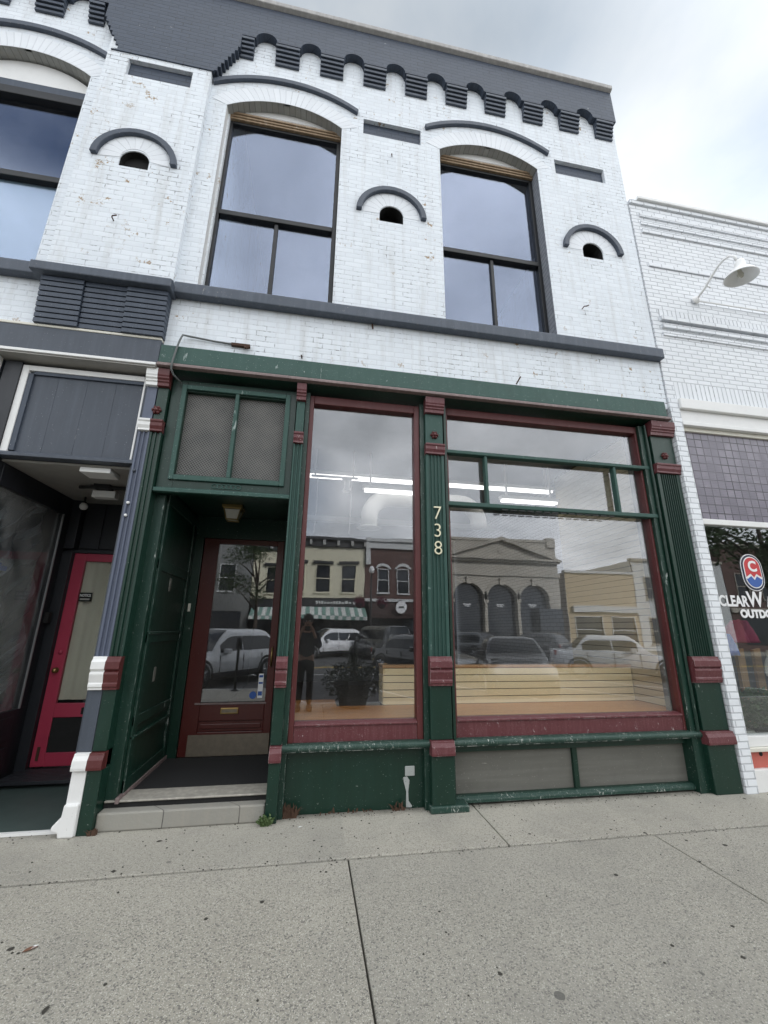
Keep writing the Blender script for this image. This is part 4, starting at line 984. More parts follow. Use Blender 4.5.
fr = thing('display_stand', 'small black metal stand with red object high in right window', 'display stand', (4.7, .5, 2.1))
B().tube([(4.72, .45, 2.02), (4.95, .45, 2.02)], .012, 6).tube([(4.74, .45, 2.22), (4.93, .45, 2.22)], .012, 6).tube([(4.84, .45, 2.02), (4.84, .45, 2.22)], .012, 6).build('frame', 'vent_dark', fr)
B().lathe([(0, -.1), (.06, -.08), (.075, 0), (.05, .08), (0, .1)], (4.70, .47, 2.12), (0, 0, 1), 12).build('vase', 'maroon', fr, smooth=True)
def leaves(b, c, rad, n, s0, s1, seed=1, flat=1.0):
    rnd = random.Random(seed)
    for _ in range(n):
        while True:
            p = Vector((rnd.uniform(-1, 1), rnd.uniform(-1, 1), rnd.uniform(-1, 1)))
            if p.length < 1: break
        q = Vector((c[0]+p.x*rad[0], c[1]+p.y*rad[1], c[2]+p.z*rad[2]))
        u = Vector((rnd.gauss(0, 1), rnd.gauss(0, 1), rnd.gauss(0, .6))).normalized(); w_ = u.orthogonal().normalized()
        s_ = rnd.uniform(s0, s1)
        b.add([q-u*s_, q+w_*s_*.4, q+u*s_, q-w_*s_*.4], [(0, 1, 2, 3)])
pt = thing('potted_plant', 'low dark leafy plant at the foot of the right shop window', 'plant', (5.0, .5, .36))
b = B(); leaves(b, (5.0, .24, .72), (.40, .13, .22), 900, .02, .05, 3); b.build('foliage', 'leafmat', pt)
B().lathe([(.09, 0), (.12, .18), (.1, .18)], (5.0, .26, .36), (0, 0, 1), 14).build('pot', 'pot', pt)
tag(B().xy([(4.62, .16), (5.2, .22), (5.22, .28), (4.66, .27)], .40, .43).xy([(4.75, .2), (5.1, .3), (5.05, .36), (4.72, .27)], .44, .5).build('paddle', 'offwhite', org=(4.9, .22, .4), bev=.01), 'pale wooden paddle lying on the sill of right shop window', 'paddle')

# gooseneck lamp
gl = thing('gooseneck_lamp', 'white gooseneck barn lamp on the white brick shop wall', 'wall lamp', (5.08, -.045, 6.02))
hx, hy, hz = 5.13, -.62, 5.86
B().lathe([(0, -.04), (.03, -.035), (.055, -.01), (.06, .0), (.06, .004)], (5.10, -.047, 6.03), (0, 1, 0), 16).build('wall_plate', 'fixture', gl, smooth=True)
B().tube([(5.10, -.05, 6.03), (5.105, -.18, 6.09), (5.11, -.32, 6.19), (5.115, -.42, 6.255), (5.12, -.50, 6.27), (5.125, -.565, 6.255), (5.13, -.605, 6.20), (5.13, -.62, 6.13)], .016, 8).tube([(5.11, -.22, 6.11), (5.16, -.22, 6.08)], .010, 6).build('arm', 'fixture', gl, smooth=True)
B().lathe([(.0, .25), (.04, .245), (.055, .21), (.06, .15), (.085, .11), (.14, .06), (.172, .01), (.178, -.005), (.170, -.003), (.135, .045), (.075, .09), (.05, .13), (0, .135)], (hx, hy, hz), (0.06, -.10, 1), 28).build('shade', 'fixture', gl, smooth=True)
B().lathe([(0, -.035), (.028, -.025), (.034, .01), (.022, .05), (.02, .12)], (hx, hy-.0, hz+.03), (0, 0, 1), 14).build('bulb', plain('bulb_glass', (.5, .48, .4), .15), gl, smooth=True)
tag(B().tube([(5.10, -.06, 6.0), (5.6, -.055, 6.01), (7.5, -.055, 6.02), (10, -.055, 6.02)], .011, 6).build('lamp_cable', 'fixture', org=(5.1, -.05, 6.0)), 'white cable running along the brick wall from the lamp', 'cable')

# ================================================================== small things on the pavement
def weed(x, y, n, h, mat, label, grp=None, seed=0, spread=.08):
    rnd = random.Random(seed); b = B()
    for _ in range(n):
        a = rnd.uniform(0, 6.28); l = h*rnd.uniform(.4, 1); lean = rnd.uniform(.1, .9)
        bx_, by_ = x+rnd.uniform(-spread, spread), y+rnd.uniform(-.02, .02)
        q = Vector((bx_+math.cos(a)*l*lean, by_-abs(math.sin(a))*l*lean*.5, l*(1-.4*lean)))
        p = Vector((bx_, by_, 0)); w_ = .004+.004*rnd.random()
        m = (p+q)/2+Vector((0, 0, l*.15))
        b.add([p+Vector((-w_, 0, 0)), p+Vector((w_, 0, 0)), m+Vector((w_, 0, 0)), m-Vector((w_, 0, 0)), q], [(0, 1, 2, 3), (3, 2, 4)])
        if mat == 'weed':
            for _k in range(3):
                c_ = p.lerp(q, rnd.uniform(.3, 1)); u = Vector((rnd.gauss(0, 1), rnd.gauss(0, 1), rnd.gauss(0, 1))).normalized()*.014; v_ = u.orthogonal().normalized()*.008
                b.add([c_-u, c_+v_, c_+u, c_-v_], [(0, 1, 2, 3)])
    tag(b.build('weed', mat, org=(x, y, 0)), label, 'weed', grp)
weed(-.265, -.03, 40, .10, 'weed', 'small green weed at the right end of the concrete step', seed=1, spread=.035)
weed(-.08, .09, 90, .13, 'drygrass', 'reddish dried weed at the foot of the left bulkhead beside narrow pilaster', seed=2, spread=.06)
weed(1.36, .08, 22, .06, 'drygrass', 'short dry weed at the foot of the middle green pilaster', seed=6, spread=.05)
weed(-1.53, -.0, 26, .07, 'drygrass', 'small dry weed between left pilaster and the concrete step', seed=7, spread=.03)
weed(.86, .10, 26, .09, 'drygrass', 'thin dried weed under the scraped plate on the bulkhead', seed=3, spread=.05)
weed(.40, .11, 18, .05, 'drygrass', 'sparse dry stalks along the middle of the green bulkhead', seed=4, spread=.25)
def flat_leaf(x, y, s, ang, mat, label, name='fallen_leaf', grp=None):
    pts_ = [(-1, 0, 0), (-.5, .38, .08), (.1, .42, .12), (1, 0, .02), (.1, -.4, .16), (-.5, -.35, .1)]
    ca, sa = math.cos(ang), math.sin(ang)
    vs = [(x+s*(p[0]*ca-p[1]*sa), y+s*(p[0]*sa+p[1]*ca), .004+s*p[2]) for p in pts_]+[(x, y, .003)]
    o = B().add(vs, [(i, (i+1) % 6, 6) for i in range(6)]).build(name, mat, org=(x, y, 0))
    md = o.modifiers.new('Solid', 'SOLIDIFY'); md.thickness = .0015
    tag(o, label, 'leaf' if 'leaf' in name else 'litter', grp)
flat_leaf(-1.255, -1.22, .030, .5, 'deadleaf', 'curled brown and white leaf on the pavement at lower left')
flat_leaf(-1.245, -1.205, .018, .7, 'paper', 'white scrap lying against the brown leaf at lower left', 'litter')
flat_leaf(-.98, -1.60, .022, 1.4, 'dirt', 'dark crushed leaf near the bottom left of the pavement')
flat_leaf(.02, -.10, .018, .3, 'paper', 'tiny white scrap on the pavement by the narrow pilaster', 'litter')
flat_leaf(-1.0, -.18, .02, .2, 'dirt', 'dark leaf on the pavement below the concrete step')
def crumb():
    rnd = random.Random(11)
    b = B()
    for _ in range(900):
        x = rnd.uniform(-2.2, 5.5); y = rnd.choice([rnd.uniform(-.62, .06), rnd.uniform(-3, -.1), rnd.gauss(-.62, .02), rnd.gauss(.09, .03), rnd.gauss(.06, .04)])
        s_ = rnd.uniform(.002, .008)
        b.add([(x-s_, y, 0), (x+s_*.6, y-s_, 0), (x+s_, y+s_*.7, 0), (x, y, s_*.9)], [(0, 1, 3), (1, 2, 3), (2, 0, 3)])
    for _ in range(60):
        x = rnd.uniform(-2.2, 5.0); y = rnd.uniform(-2.6, -.05); rr = rnd.uniform(.006, .019)
        p = [(x+rr*rnd.uniform(.6, 1.1)*math.cos(a), y+rr*rnd.uniform(.6, 1.1)*math.sin(a)) for a in [i*math.pi/5 for i in range(10)]]
        b.add([(q[0], q[1], .0012) for q in p]+[(q[0]*.9+x*.1, q[1]*.9+y*.1, .0022) for q in p], [tuple(range(10, 20))]+[(i, (i+1) % 10, (i+1) % 10+10, i+10) for i in range(10)])
    tag(b.build('grit', 'dirt'), 'dark crumbs of grit scattered over the pavement', 'grit', kind='stuff')
crumb()
# ================================================================== across the street (seen in the shop glass)
FY = -27.0
def far_building(name, label, x0, x1, h, mat, depth=12, base=0.0):
    t = thing(name, label, 'building', ((x0+x1)/2, FY, 0))
    return t
def fwin(t, x0, x1, z0, z1, frame='farwhite', head=None):
    o = B().box(x0-.06, x0, FY-.1, FY+.06, z0, z1).box(x1, x1+.06, FY-.1, FY+.06, z0, z1).box(x0-.06, x1+.06, FY-.1, FY+.06, z1, z1+.06).box(x0-.1, x1+.1, FY-.1, FY+.12, z0-.12, z0).box(x0, x1, FY-.05, FY+.02, (z0+z1)/2-.03, (z0+z1)/2+.03).build('window', frame, t)
    B().box(x0, x1, FY-.12, FY-.08, z0, z1).build('pane', 'farglass', o)
    if head:
        B().box(x0-.25, x1+.25, FY, FY+.22, z1+.12, z1+.32).build('hood', head, o)
def fwall(t, x0, x1, z0, z1, mat, holes, name='wall'):
    hl = [([(a, b_), (c, b_), (c, d), (a, d)], -.14) for a, c, b_, d in holes]
    B().sheet([(x0, z0), (x1, z0), (x1, z1), (x0, z1)], hl, FY).box(x0, x1, FY-12, FY-.16, z0, z1).build(name, mat, t)
# cafe with the striped awning
bc = far_building('corner_cafe', 'beige two-storey shop with black cornice and green striped awning, mirrored in the left window', -4.6, 3.9, 8, 'beige')
ws = [(x, x+1.0, 4.12, 6.1) for x in (-3.5, -1.6, .3, 2.22)]
fwall(bc, -4.6, 3.92, 3.7, 7.6, 'beige', ws)
fwall(bc, -4.6, 3.92, 0, 3.0, 'vent_dark', [(-4.2, -1.2, .5, 2.6), (-.2, 3.4, .5, 2.6)], 'shopfront')
for w_ in ws: fwin(bc, *w_, 'beige', 'darkcornice')
for a_, c_ in ((-4.2, -1.2), (-.2, 3.4)): B().box(a_, c_, FY-.12, FY-.08, .5, 2.6).build('shop_pane', 'farglass', bc)
cn = B().box(-4.6, 3.95, FY-.1, FY+.45, 7.95, 8.15).box(-4.6, 3.95, FY-.1, FY+.2, 7.45, 7.95).build('cornice', 'darkcornice', bc)
b = B()
for k in range(9): b.box(-4.4+k*1.02, -4.2+k*1.02, FY+.2, FY+.4, 7.55, 7.95)
b.build('bracket', 'stuc', cn)
sb = B().box(-4.6, 3.92, FY-.15, FY+.08, 3.05, 3.65).build('sign_board', 'darkcornice', bc)
b = B(); rnd = random.Random(3)
x = .35
while x < 2.9:
    w_ = rnd.uniform(.12, .22); b.box(x, x+w_, FY+.081, FY+.10, 3.28, 3.28+rnd.choice([.13, .13, .2])); x += w_+.06
b.lathe([(0, .02), (.16, .02), (.16, 0)], (3.25, FY+.085, 3.36), (0, 1, 0), 14)
b.build('sign_lettering', 'stripe_white', sb)
aw = B()
k = 0; x = -4.4
while x < 3.9:
    aw.add([(x, FY+.1, 3.02), (x+.29, FY+.1, 3.02), (x+.29, FY+1.5, 2.35), (x, FY+1.5, 2.35), (x, FY+1.5, 2.12), (x+.29, FY+1.5, 2.12)], [(0, 1, 2, 3)], mi=k % 2)
    aw.add([(x, FY+1.5, 2.35), (x+.29, FY+1.5, 2.35), (x+.29, FY+1.5, 2.10), (x, FY+1.5, 2.10)], [(0, 1, 2, 3)], mi=(k+1) % 2)
    x += .29; k += 1
aw = aw.build('awning', ['stripe_green', 'stripe_white'], bc); md = aw.modifiers.new('S', 'SOLIDIFY'); md.thickness = .02
# red brick shop
rk = far_building('red_brick_shop', 'dark red brick shop with white cornice and round white sign, mirrored beside the beige one', 4, 8.6, 8, 'redbrick')
ws = [(4.95, 5.75, 4.2, 5.9), (6.5, 7.3, 4.2, 5.9)]
fwall(rk, 3.95, 8.6, 3.6, 7.5, 'redbrick', ws)
fwall(rk, 3.95, 8.6, 0, 3.5, 'vent_dark', [(4.4, 6.2, .5, 2.6), (6.9, 7.9, .2, 2.5)], 'shopfront')
for w_ in ws:
    fwin(rk, *w_, 'farwhite'); B().ring(arc((w_[0]+w_[1])/2, .48, 5.95, .2, 10), arc((w_[0]+w_[1])/2, .64, 5.95, .42, 10), FY, FY+.12).build('arch_hood', 'farwhite', rk)
for a_, c_, z0, z1 in ((4.4, 6.2, .5, 2.6), (6.9, 7.9, .2, 2.5)): B().box(a_, c_, FY-.12, FY-.08, z0, z1).build('shop_pane', 'farglass', rk)
B().box(3.96, 8.6, FY-.1, FY+.4, 8.05, 8.3).box(3.96, 8.6, FY-.1, FY+.22, 7.5, 8.05).box(3.97, 4.3, FY, FY+.3, 6.2, 8.4).build('cornice', 'farwhite', rk)
B().box(3.96, 8.6, FY, FY+.2, 3.5, 3.72).build('shop_cornice', 'farwhite', rk)
b = B().add([(4.2, FY+.1, 3.45), (8.4, FY+.1, 3.45), (8.4, FY+1.3, 2.6), (4.2, FY+1.3, 2.6), (4.2, FY+1.3, 2.3), (8.4, FY+1.3, 2.3)], [(0, 1, 2, 3), (3, 2, 5, 4)]).build('awning', 'brown_awn', rk)
md = b.modifiers.new('S', 'SOLIDIFY'); md.thickness = .02
rs = thing('round_sign', 'round white projecting sign on the red brick shop across the street', 'sign', (6.4, FY+1.5, 3))
B().lathe([(0, -.03), (.40, -.03), (.42, 0), (.40, .03), (0, .03)], (6.4, FY+1.6, 3.05), (0, 1, 0), 24).build('disc', 'vinylwhite', rs)
B().box(6.2, 6.6, FY+1.632, FY+1.64, 2.98, 3.10).build('lettering', 'cable', rs)
B().tube([(6.4, FY, 3.55), (6.4, FY+1.6, 3.55), (6.4, FY+1.6, 3.45)], .02, 6).build('bracket', 'darkcornice', rs)
# grey building further left
gb = far_building('grey_row_building', 'plain grey row building mirrored in the glass of the red entry door', -16, -4.7, 9, 'fargrey')
ws = [(x, x+1.1, 4.2, 6.2) for x in (-14.5, -12, -9.5, -7)]
fwall(gb, -16, -4.65, 0, 9, 'fargrey', ws+[(-14, -10, .5, 2.7), (-8.5, -5.2, .5, 2.7)])
for w_ in ws: fwin(gb, *w_)
for a_, c_ in ((-14, -10), (-8.5, -5.2)): B().box(a_, c_, FY-.12, FY-.08, .5, 2.7).build('shop_pane', 'farglass', gb)
B().box(-16, -4.65, FY-.2, FY+.3, 9, 9.3).build('cornice', 'farwhite', gb)
# bank with pediment and three arches
bk_ = thing('bank_building', 'grey limestone bank with pediment and three tall arches, mirrored in the right window', 'building', (15, FY, 0))
archs = [(12.15, 1.28), (14.95, 1.28), (17.75, 1.28)]
hl = []
for cx_, hw_ in archs:
    hl.append(([(cx_-hw_, .3), (cx_+hw_, .3)]+list(reversed(arc(cx_, hw_, 3.85, hw_-.001, 16))), -.5))
B().sheet([(9.9, 0), (20.0, 0), (20.0, 8.6), (9.9, 8.6)], hl, FY).box(9.9, 20, FY-14, FY-.55, 0, 8.6).box(9.9, 20, FY-.5, FY-.02, 6.2, 8.6).build('wall', 'stone', bk_)
for cx_, hw_ in archs:
    B().box(cx_-hw_, cx_+hw_, FY-.5, FY-.44, .3, 5.2).build('pane', 'farglass', bk_)
    B().ring(arc(cx_, hw_+.02, 3.85, hw_+.019, 20), arc(cx_, hw_+.28, 3.85, hw_+.279, 20), FY, FY+.10).box(cx_-.16, cx_+.16, FY, FY+.2, 5.05, 5.6).build('arch_mould', 'stone', bk_)
    B().box(cx_-.32, cx_+.32, FY-.43, FY-.42, 3.42, 3.52).box(cx_-.26, cx_+.26, FY-.43, FY-.42, 3.30, 3.36).build('pane_lettering', 'vinylwhite', bk_)
for cx_ in (10.75, 13.55, 16.35, 19.15):
    B().box(cx_-.12, cx_+.12, FY, FY+.1, .9, 3.6).box(cx_-.2, cx_+.2, FY, FY+.16, 3.6, 3.85).box(cx_-.2, cx_+.2, FY, FY+.16, .3, .9).build('pier', 'stone', bk_)
B().box(9.9, 20.05, FY, FY+.14, 5.75, 6.0).box(9.9, 20.1, FY, FY+.3, 6.85, 7.0).box(9.9, 20.2, FY, FY+.5, 7.0, 7.15).build('entablature', 'stone', bk_)
B().xz([(10.2, 7.15), (19.9, 7.15), (15.0, 8.75)], FY, FY+.12).xz([(9.9, 7.15), (10.6, 7.15), (15.05, 8.62), (19.5, 7.15), (20.2, 7.15), (15.05, 8.9)], FY+.1, FY+.5).lathe([(0, .1), (.3, .08), (.32, 0)], (15.05, FY+.12, 7.75), (0, 1, 0), 18).build('pediment', 'stone', bk_)
B().box(9.9, 20.0, FY-.3, FY+.08, 8.6, 8.8).box(19.2, 20.0, FY-.3, FY+.12, 8.2, 9.0).build('parapet', 'stone', bk_)
B().box(17.9, 19.9, FY+.05, FY+.25, 1.1, 3.2).build('notice_panel', 'farglass', bk_)
# tan and white neighbours
tb = far_building('tan_brick_building', 'low tan brick building to the right of the stone bank, mirrored in the right window', 20.6, 27, 6, 'tanbrick')
ws = [(21.2, 23.6, .6, 2.6), (24.4, 26.6, .6, 2.6)]
fwall(tb, 20.55, 27, 0, 6.2, 'tanbrick', ws)
for w_ in ws: fwin(tb, *w_)
B().box(20.5, 27.05, FY-.3, FY+.15, 6.2, 6.4).box(21, 27, FY, FY+.3, 3.0, 3.5).build('cornice', 'farwhite', tb)
wb_ = far_building('pale_building', 'pale two-storey building farthest right in the mirrored street', 27, 36, 7.4, 'farwhite')
ws = [(28, 29.1, 4.2, 6.0), (30.6, 31.7, 4.2, 6.0), (33, 34.1, 4.2, 6.0), (28, 30.2, .6, 2.6), (31.2, 34.8, .6, 2.6)]
fwall(wb_, 27.05, 36, 0, 7.4, 'farwhite', ws)
for w_ in ws: fwin(wb_, *w_, 'stone')
B().box(27, 36, FY-.3, FY+.2, 7.4, 7.6).build('cornice', 'stone', wb_)

rw = far_building('brown_row_building', 'long dark brown brick row building added to darken the far right shop window', 36, 64, 9, 'redbrick')  # added to block low sky from the right shop window's reflection
ws = [(37.2+2.6*k, 38.4+2.6*k, 4.4, 6.6) for k in range(10)]
fwall(rw, 36.05, 64, 0, 9, 'redbrick', ws+[(37+5.2*k, 41.2+5.2*k, .5, 2.8) for k in range(5)])
for w_ in ws: fwin(rw, *w_, 'stone')
for k in range(5): B().box(37+5.2*k, 41.2+5.2*k, FY-.12, FY-.08, .5, 2.8).build('shop_pane', 'farglass', rw)
B().box(36.05, 64, FY-.3, FY+.3, 9, 9.3).box(36.05, 64, FY, FY+.2, 3.2, 3.6).build('cornice', 'stone', rw)
# ---------------------------------------------------------------- vehicles
def car(label, x, y, ang, paint, kind='suv', L_=4.6, W_=1.86, H_=1.68):
    """heading +x before turning; origin on the road under its middle"""
    t = thing('parked_car', label, 'car', (0, 0, 0), 'cars parked along the street')
    hl_, hw_ = L_/2, W_/2
    if kind == 'suv': gh = [(-hl_+.12, .0), (-hl_+.85, 1.0), (.05, 1.0), (hl_-1.25, 0)]
    elif kind == 'van': gh = [(-hl_+.1, 0), (-hl_+.32, 1.0), (.55, 1.0), (hl_-1.05, 0)]
    else: gh = [(-hl_+.75, 0), (-.95, 1.0), (.30, 1.0), (hl_-1.4, 0)]
    belt = .56*H_ if kind != 'sedan' else .62*H_
    def bz(u):                                   # belt/hood height along the car
        f = (u+hl_)/L_
        if u > hl_-1.3: q = (u-(hl_-1.3))/1.3; return belt-.05-.20*q**2-.12*q
        return belt+(.03*(1-f))
    def roof(u):
        (a0, _), (a1, _), (a2, _), (a3, _) = gh
        if u <= a0 or u >= a3: return 0
        if u < a1: q = (u-a0)/(a1-a0); return math.sin(q*math.pi/2)
        if u > a2: q = (a3-u)/(a3-a2); return math.sin(q*math.pi/2)**1.1
        return 1.0
    N = 45; vs = []; us = []
    for i in range(N):
        u = -hl_+L_*i/(N-1); us.append(u)
        e = min(1, (hl_-abs(u))/.5); wf = hw_*(.80+.20*math.sin(e*math.pi/2))
        zb = .24+.12*(1-e)**2; zt = bz(u); r = roof(u); zr = zt+(H_-zt)*r
        ring = [(0, zb), (wf*.88, zb), (wf*.98, zb+.12), (wf, zb+(zt-zb)*.55), (wf*.97, zt-.05), (wf*.93, zt), (wf*(.93-.14*r), zt+(zr-zt)*.72), (wf*(.93-.24*r), zt+(zr-zt)*.93), (wf*.45, zr), (0, zr+.012*r)]
        vs.append(ring)
    m = len(vs[0]); P_ = []; F_ = []
    for i, ring in enumerate(vs):
        for sgn in (1, -1):
            for (w_, z) in ring: P_.append((us[i], sgn*w_, z))
    for i in range(N-1):
        for s_ in (0, 1):
            o_ = i*2*m+s_*m
            for j in range(m-1): F_.append((o_+j, o_+j+1, o_+2*m+j+1, o_+2*m+j))
    for i in (0, N-1): F_.append(tuple(i*2*m+j for j in range(m))+tuple(i*2*m+m+j for j in range(m-1, -1, -1)))
    b = B().add(P_, F_); body = b.build('body', paint, t, smooth=True)
    # side glass follows the greenhouse
    def gpt(u, q, sgn):
        e = min(1, (hl_-abs(u))/.5); wf = hw_*(.80+.20*math.sin(e*math.pi/2)); zt = bz(u); r = roof(u); zr = zt+(H_-zt)*r
        return (u, sgn*(wf*(.93-.14*r*q/.72)+.006), zt+(zr-zt)*q)
    segs = [(gh[0][0]+.42, -.30), (-.26, gh[3][0]-.34)] if kind != 'sedan' else [(gh[1][0]-.35, -.28), (-.24, gh[3][0]-.36)]
    for s_ in (1, -1):
        for a_, c_ in segs:
            if c_-a_ < .2: continue
            n_ = 6; p = [gpt(a_+(c_-a_)*k/n_, .08, s_) for k in range(n_+1)]+[gpt(a_+(c_-a_)*k/n_, .70, s_) for k in range(n_+1)]
            B().add(p, [(k, k+1, n_+2+k, n_+1+k) for k in range(n_)]).build('side_window', 'farglass', t)
    def ends(u0, u1, nm):
        n_ = 8; rows = []
        for q in (0, .25, .5, .75, 1):
            u = u0+(u1-u0)*q; e = min(1, (hl_-abs(u))/.5); wf = hw_*(.80+.20*math.sin(e*math.pi/2)); zt = bz(u); r = roof(u); zr = zt+(H_-zt)*r
            ww = wf*(.93-.26*r)*.92
            rows.append([(u+(.012 if u0 > 0 else -.012), ww*(2*k/n_-1), zr+.012-.02*abs(2*k/n_-1)**3) for k in range(n_+1)])
        p = [c for r_ in rows for c in r_]
        B().add(p, [(i*(n_+1)+k, i*(n_+1)+k+1, (i+1)*(n_+1)+k+1, (i+1)*(n_+1)+k) for i in range(4) for k in range(n_)]).build(nm, 'farglass', t, smooth=True)
    ends(gh[3][0]-.10, gh[2][0]+.18, 'windscreen'); ends(gh[0][0]+.06, gh[1][0]-.05, 'rear_window')
    wr = .35 if kind != 'sedan' else .33
    for u in (hl_-.88, -hl_+.86):
        for s_ in (1, -1):
            wh = B().lathe([(.20, -.11), (wr-.03, -.12), (wr, -.08), (wr, .08), (wr-.03, .12), (.20, .11)], (u, s_*(hw_-.105), wr), (0, 1, 0), 24).build('wheel', 'tyre', t, smooth=True)
            rb_ = B().lathe([(.0, .055), (.05, .06), (.22, .03), (.235, .07), (.225, .07)], (u, s_*(hw_-.105)+(s_*.055), wr), (0, s_, 0), 20)
            for k in range(5):
                a_ = k*2*math.pi/5; rb_.tube([(u+.04*math.cos(a_), s_*(hw_+.012), wr+.04*math.sin(a_)), (u+.21*math.cos(a_), s_*(hw_+.015), wr+.21*math.sin(a_))], .022, 5)
            rb_.build('rim', 'rim', wh)
            B().ring(arc(u, wr+.02, wr, wr+.019, 14), arc(u, wr+.09, wr, wr+.089, 14), s_*(hw_-.03)-.03, s_*(hw_-.03)+.03).build('wheel_arch', 'black_frame', t)
    for s_ in (1, -1):
        B().box(hl_-.24, hl_-.03, s_*hw_*.50, s_*hw_*.80, bz(hl_-.1)-.20, bz(hl_-.1)-.05).build('headlight', 'lampglass', t, bev=.02)
        B().box(-hl_+.02, -hl_+.2, s_*hw_*.58, s_*hw_*.84, belt-.16, belt+.02).build('tail_light', 'tail', t, bev=.02)
        B().box(gh[3][0]-.62, gh[3][0]-.44, s_*(hw_*.93), s_*(hw_*.93+.20), belt+.0, belt+.15).build('mirror', paint, t, bev=.03)
        for u in (-.15, -1.1):
            B().box(u, u+.18, s_*(hw_-.006), s_*(hw_+.02), belt-.17, belt-.14).build('door_handle', paint, t)
    for s_ in (1, -1):
        for u in (-1.15, -.26, gh[3][0]-.30):
            B().box(u-.006, u+.006, s_*(hw_-.03), s_*(hw_+.003), .36, belt-.03).build('door_seam', 'black_frame', t)
        B().box(-hl_+1.25, hl_-1.3, s_*(hw_-.05), s_*(hw_+.006), .26, .40).build('side_skirt', 'black_frame', t, bev=.01)
    B().box(hl_-.06, hl_+.0, -hw_*.5, hw_*.5, .45, bz(hl_-.1)-.14).build('grille', 'black_frame', t)
    B().box(-hl_-.005, -hl_+.06, -.26, .26, .55, .66).build('licence_plate', 'vinylwhite', t)
    B().box(-hl_+.1, hl_-.1, -hw_*.85, hw_*.85, .2, .32).build('underbody', 'black_frame', t)
    t.location = (x, y, -.15); t.rotation_euler = (0, 0, ang)
    return t
car('white sport utility car parked by the near kerb, mirrored in the red entry door', -2.9, -7.95, R(122), 'car_white', H_=1.62)
car('white sport utility car parked across the street below the striped awning', 1.2, -21.9, R(160), 'car_white', H_=1.66, L_=4.5)
car('dark grey van parked across the street to the right of a white car', 4.05, -20.6, R(250), 'car_grey', 'van', 4.9, 1.95, 1.85)
car('dark sedan partly seen behind the slat partition in the left window', 4.4, -12.0, R(60), 'car_black', 'sedan', 4.7, 1.84, 1.45)
car('black sedan facing the shop at the kerb, mirrored in front of the bank arches', 6.3, -8.5, R(108), 'car_black', 'sedan', 4.7, 1.86, 1.48)
car('grey hatchback parked far across the street before the bank', 9.6, -21.3, R(240), 'car_grey', 'suv', 4.4, 1.82, 1.55)
car('white hatchback with pointed nose parked at right of the mirrored street', 11.6, -10.6, R(25), 'car_white', 'sedan', 4.6, 1.84, 1.52)
car('black hatchback parked far across the street in front of the third bank arch', 14.2, -21.3, R(240), 'car_black', 'suv', 4.4, 1.82, 1.55)

# planter, post, lamp, trees on the kerb side
pl = thing('street_planter', 'dark round planter with spiky grass on the kerb, mirrored in the left window', 'planter', (.95, -4.7, 0))
B().lathe([(.0, .02), (.26, .0), (.36, .42), (.40, .46), (.38, .50), (.33, .46), (0, .44)], (.95, -4.75, 0), (0, 0, 1), 24).build('pot', 'pot', pl)
b = B(); leaves(b, (.95, -4.75, .50), (.64, .44, .40), 2200, .02, .05, 5); b.build('foliage', 'leafdark', pl)
b = B(); rnd = random.Random(9)
for _ in range(110):
    a_ = rnd.uniform(0, 6.28); l = rnd.uniform(.25, .62); ln_ = rnd.uniform(.05, .75)
    p = Vector((.95, -4.75, .6)); q = p+Vector((math.cos(a_)*l*ln_, math.sin(a_)*l*ln_, l)); m_ = (p+q)/2+Vector((0, 0, .06)); w_ = Vector((-math.sin(a_), math.cos(a_), 0))*.008
    b.add([p-w_, p+w_, m_+w_, m_-w_, q], [(0, 1, 2, 3), (3, 2, 4)])
b.build('spiky_grass', 'leafdark', pl)
ps = thing('sign_post', 'slim black post standing by the kerb, mirrored in the red entry door', 'post', (-1.55, -4.9, 0))
B().tube([(-1.75, -4.95, 0), (-1.75, -4.95, 1.05)], .035, 10).lathe([(.0, .16), (.07, .14), (.08, 0), (.07, -.12), (0, -.14)], (-1.75, -4.95, 1.12), (0, 0, 1), 14).build('shaft', 'black_frame', ps, smooth=True)
B().lathe([(.09, 0), (.09, .02), (.05, .04)], (-1.75, -4.95, 0), (0, 0, 1), 14).build('base_plate', 'black_frame', ps)
sl_ = thing('street_lamp', 'black street lamp with hanging flower baskets, mirrored above the parked van', 'street lamp', (3.95, -23.6, 0))
B().tube([(3.95, -23.6, 0), (3.95, -23.6, 5.2)], [.09, .05], 10).lathe([(.16, 0), (.16, .4), (.09, .6)], (3.95, -23.6, 0), (0, 0, 1), 12).build('pole', 'darkcornice', sl_, smooth=True)
B().lathe([(0, -.25), (.14, -.2), (.2, 0), (.12, .2), (0, .28)], (3.95, -23.6, 5.35), (0, 0, 1), 14).build('lantern', 'fixture', sl_, smooth=True)
for i, dx in enumerate((-.75, .75)):
    B().tube([(3.95, -23.6, 3.7), (3.95+dx, -23.6, 3.7), (3.95+dx, -23.6, 3.5)], .02, 6).build('arm', 'darkcornice', sl_)
    hb = thing('flower_basket', ['hanging basket of purple flowers, nearer the striped awning', 'hanging basket of purple flowers, nearer the round white sign'][i], 'flower basket', (3.95+dx, -23.6, 3.3), 'hanging flower baskets on the street lamp')
    b = B(); leaves(b, (3.95+dx, -23.6, 3.25), (.42, .42, .38), 600, .03, .08, 12+i); b.build('flowers', 'flower', hb)
    B().lathe([(0, -.42), (.15, -.38), (.26, -.2), (.28, -.1)], (3.95+dx, -23.6, 3.25), (0, 0, 1), 12).build('basket', 'pot', hb)
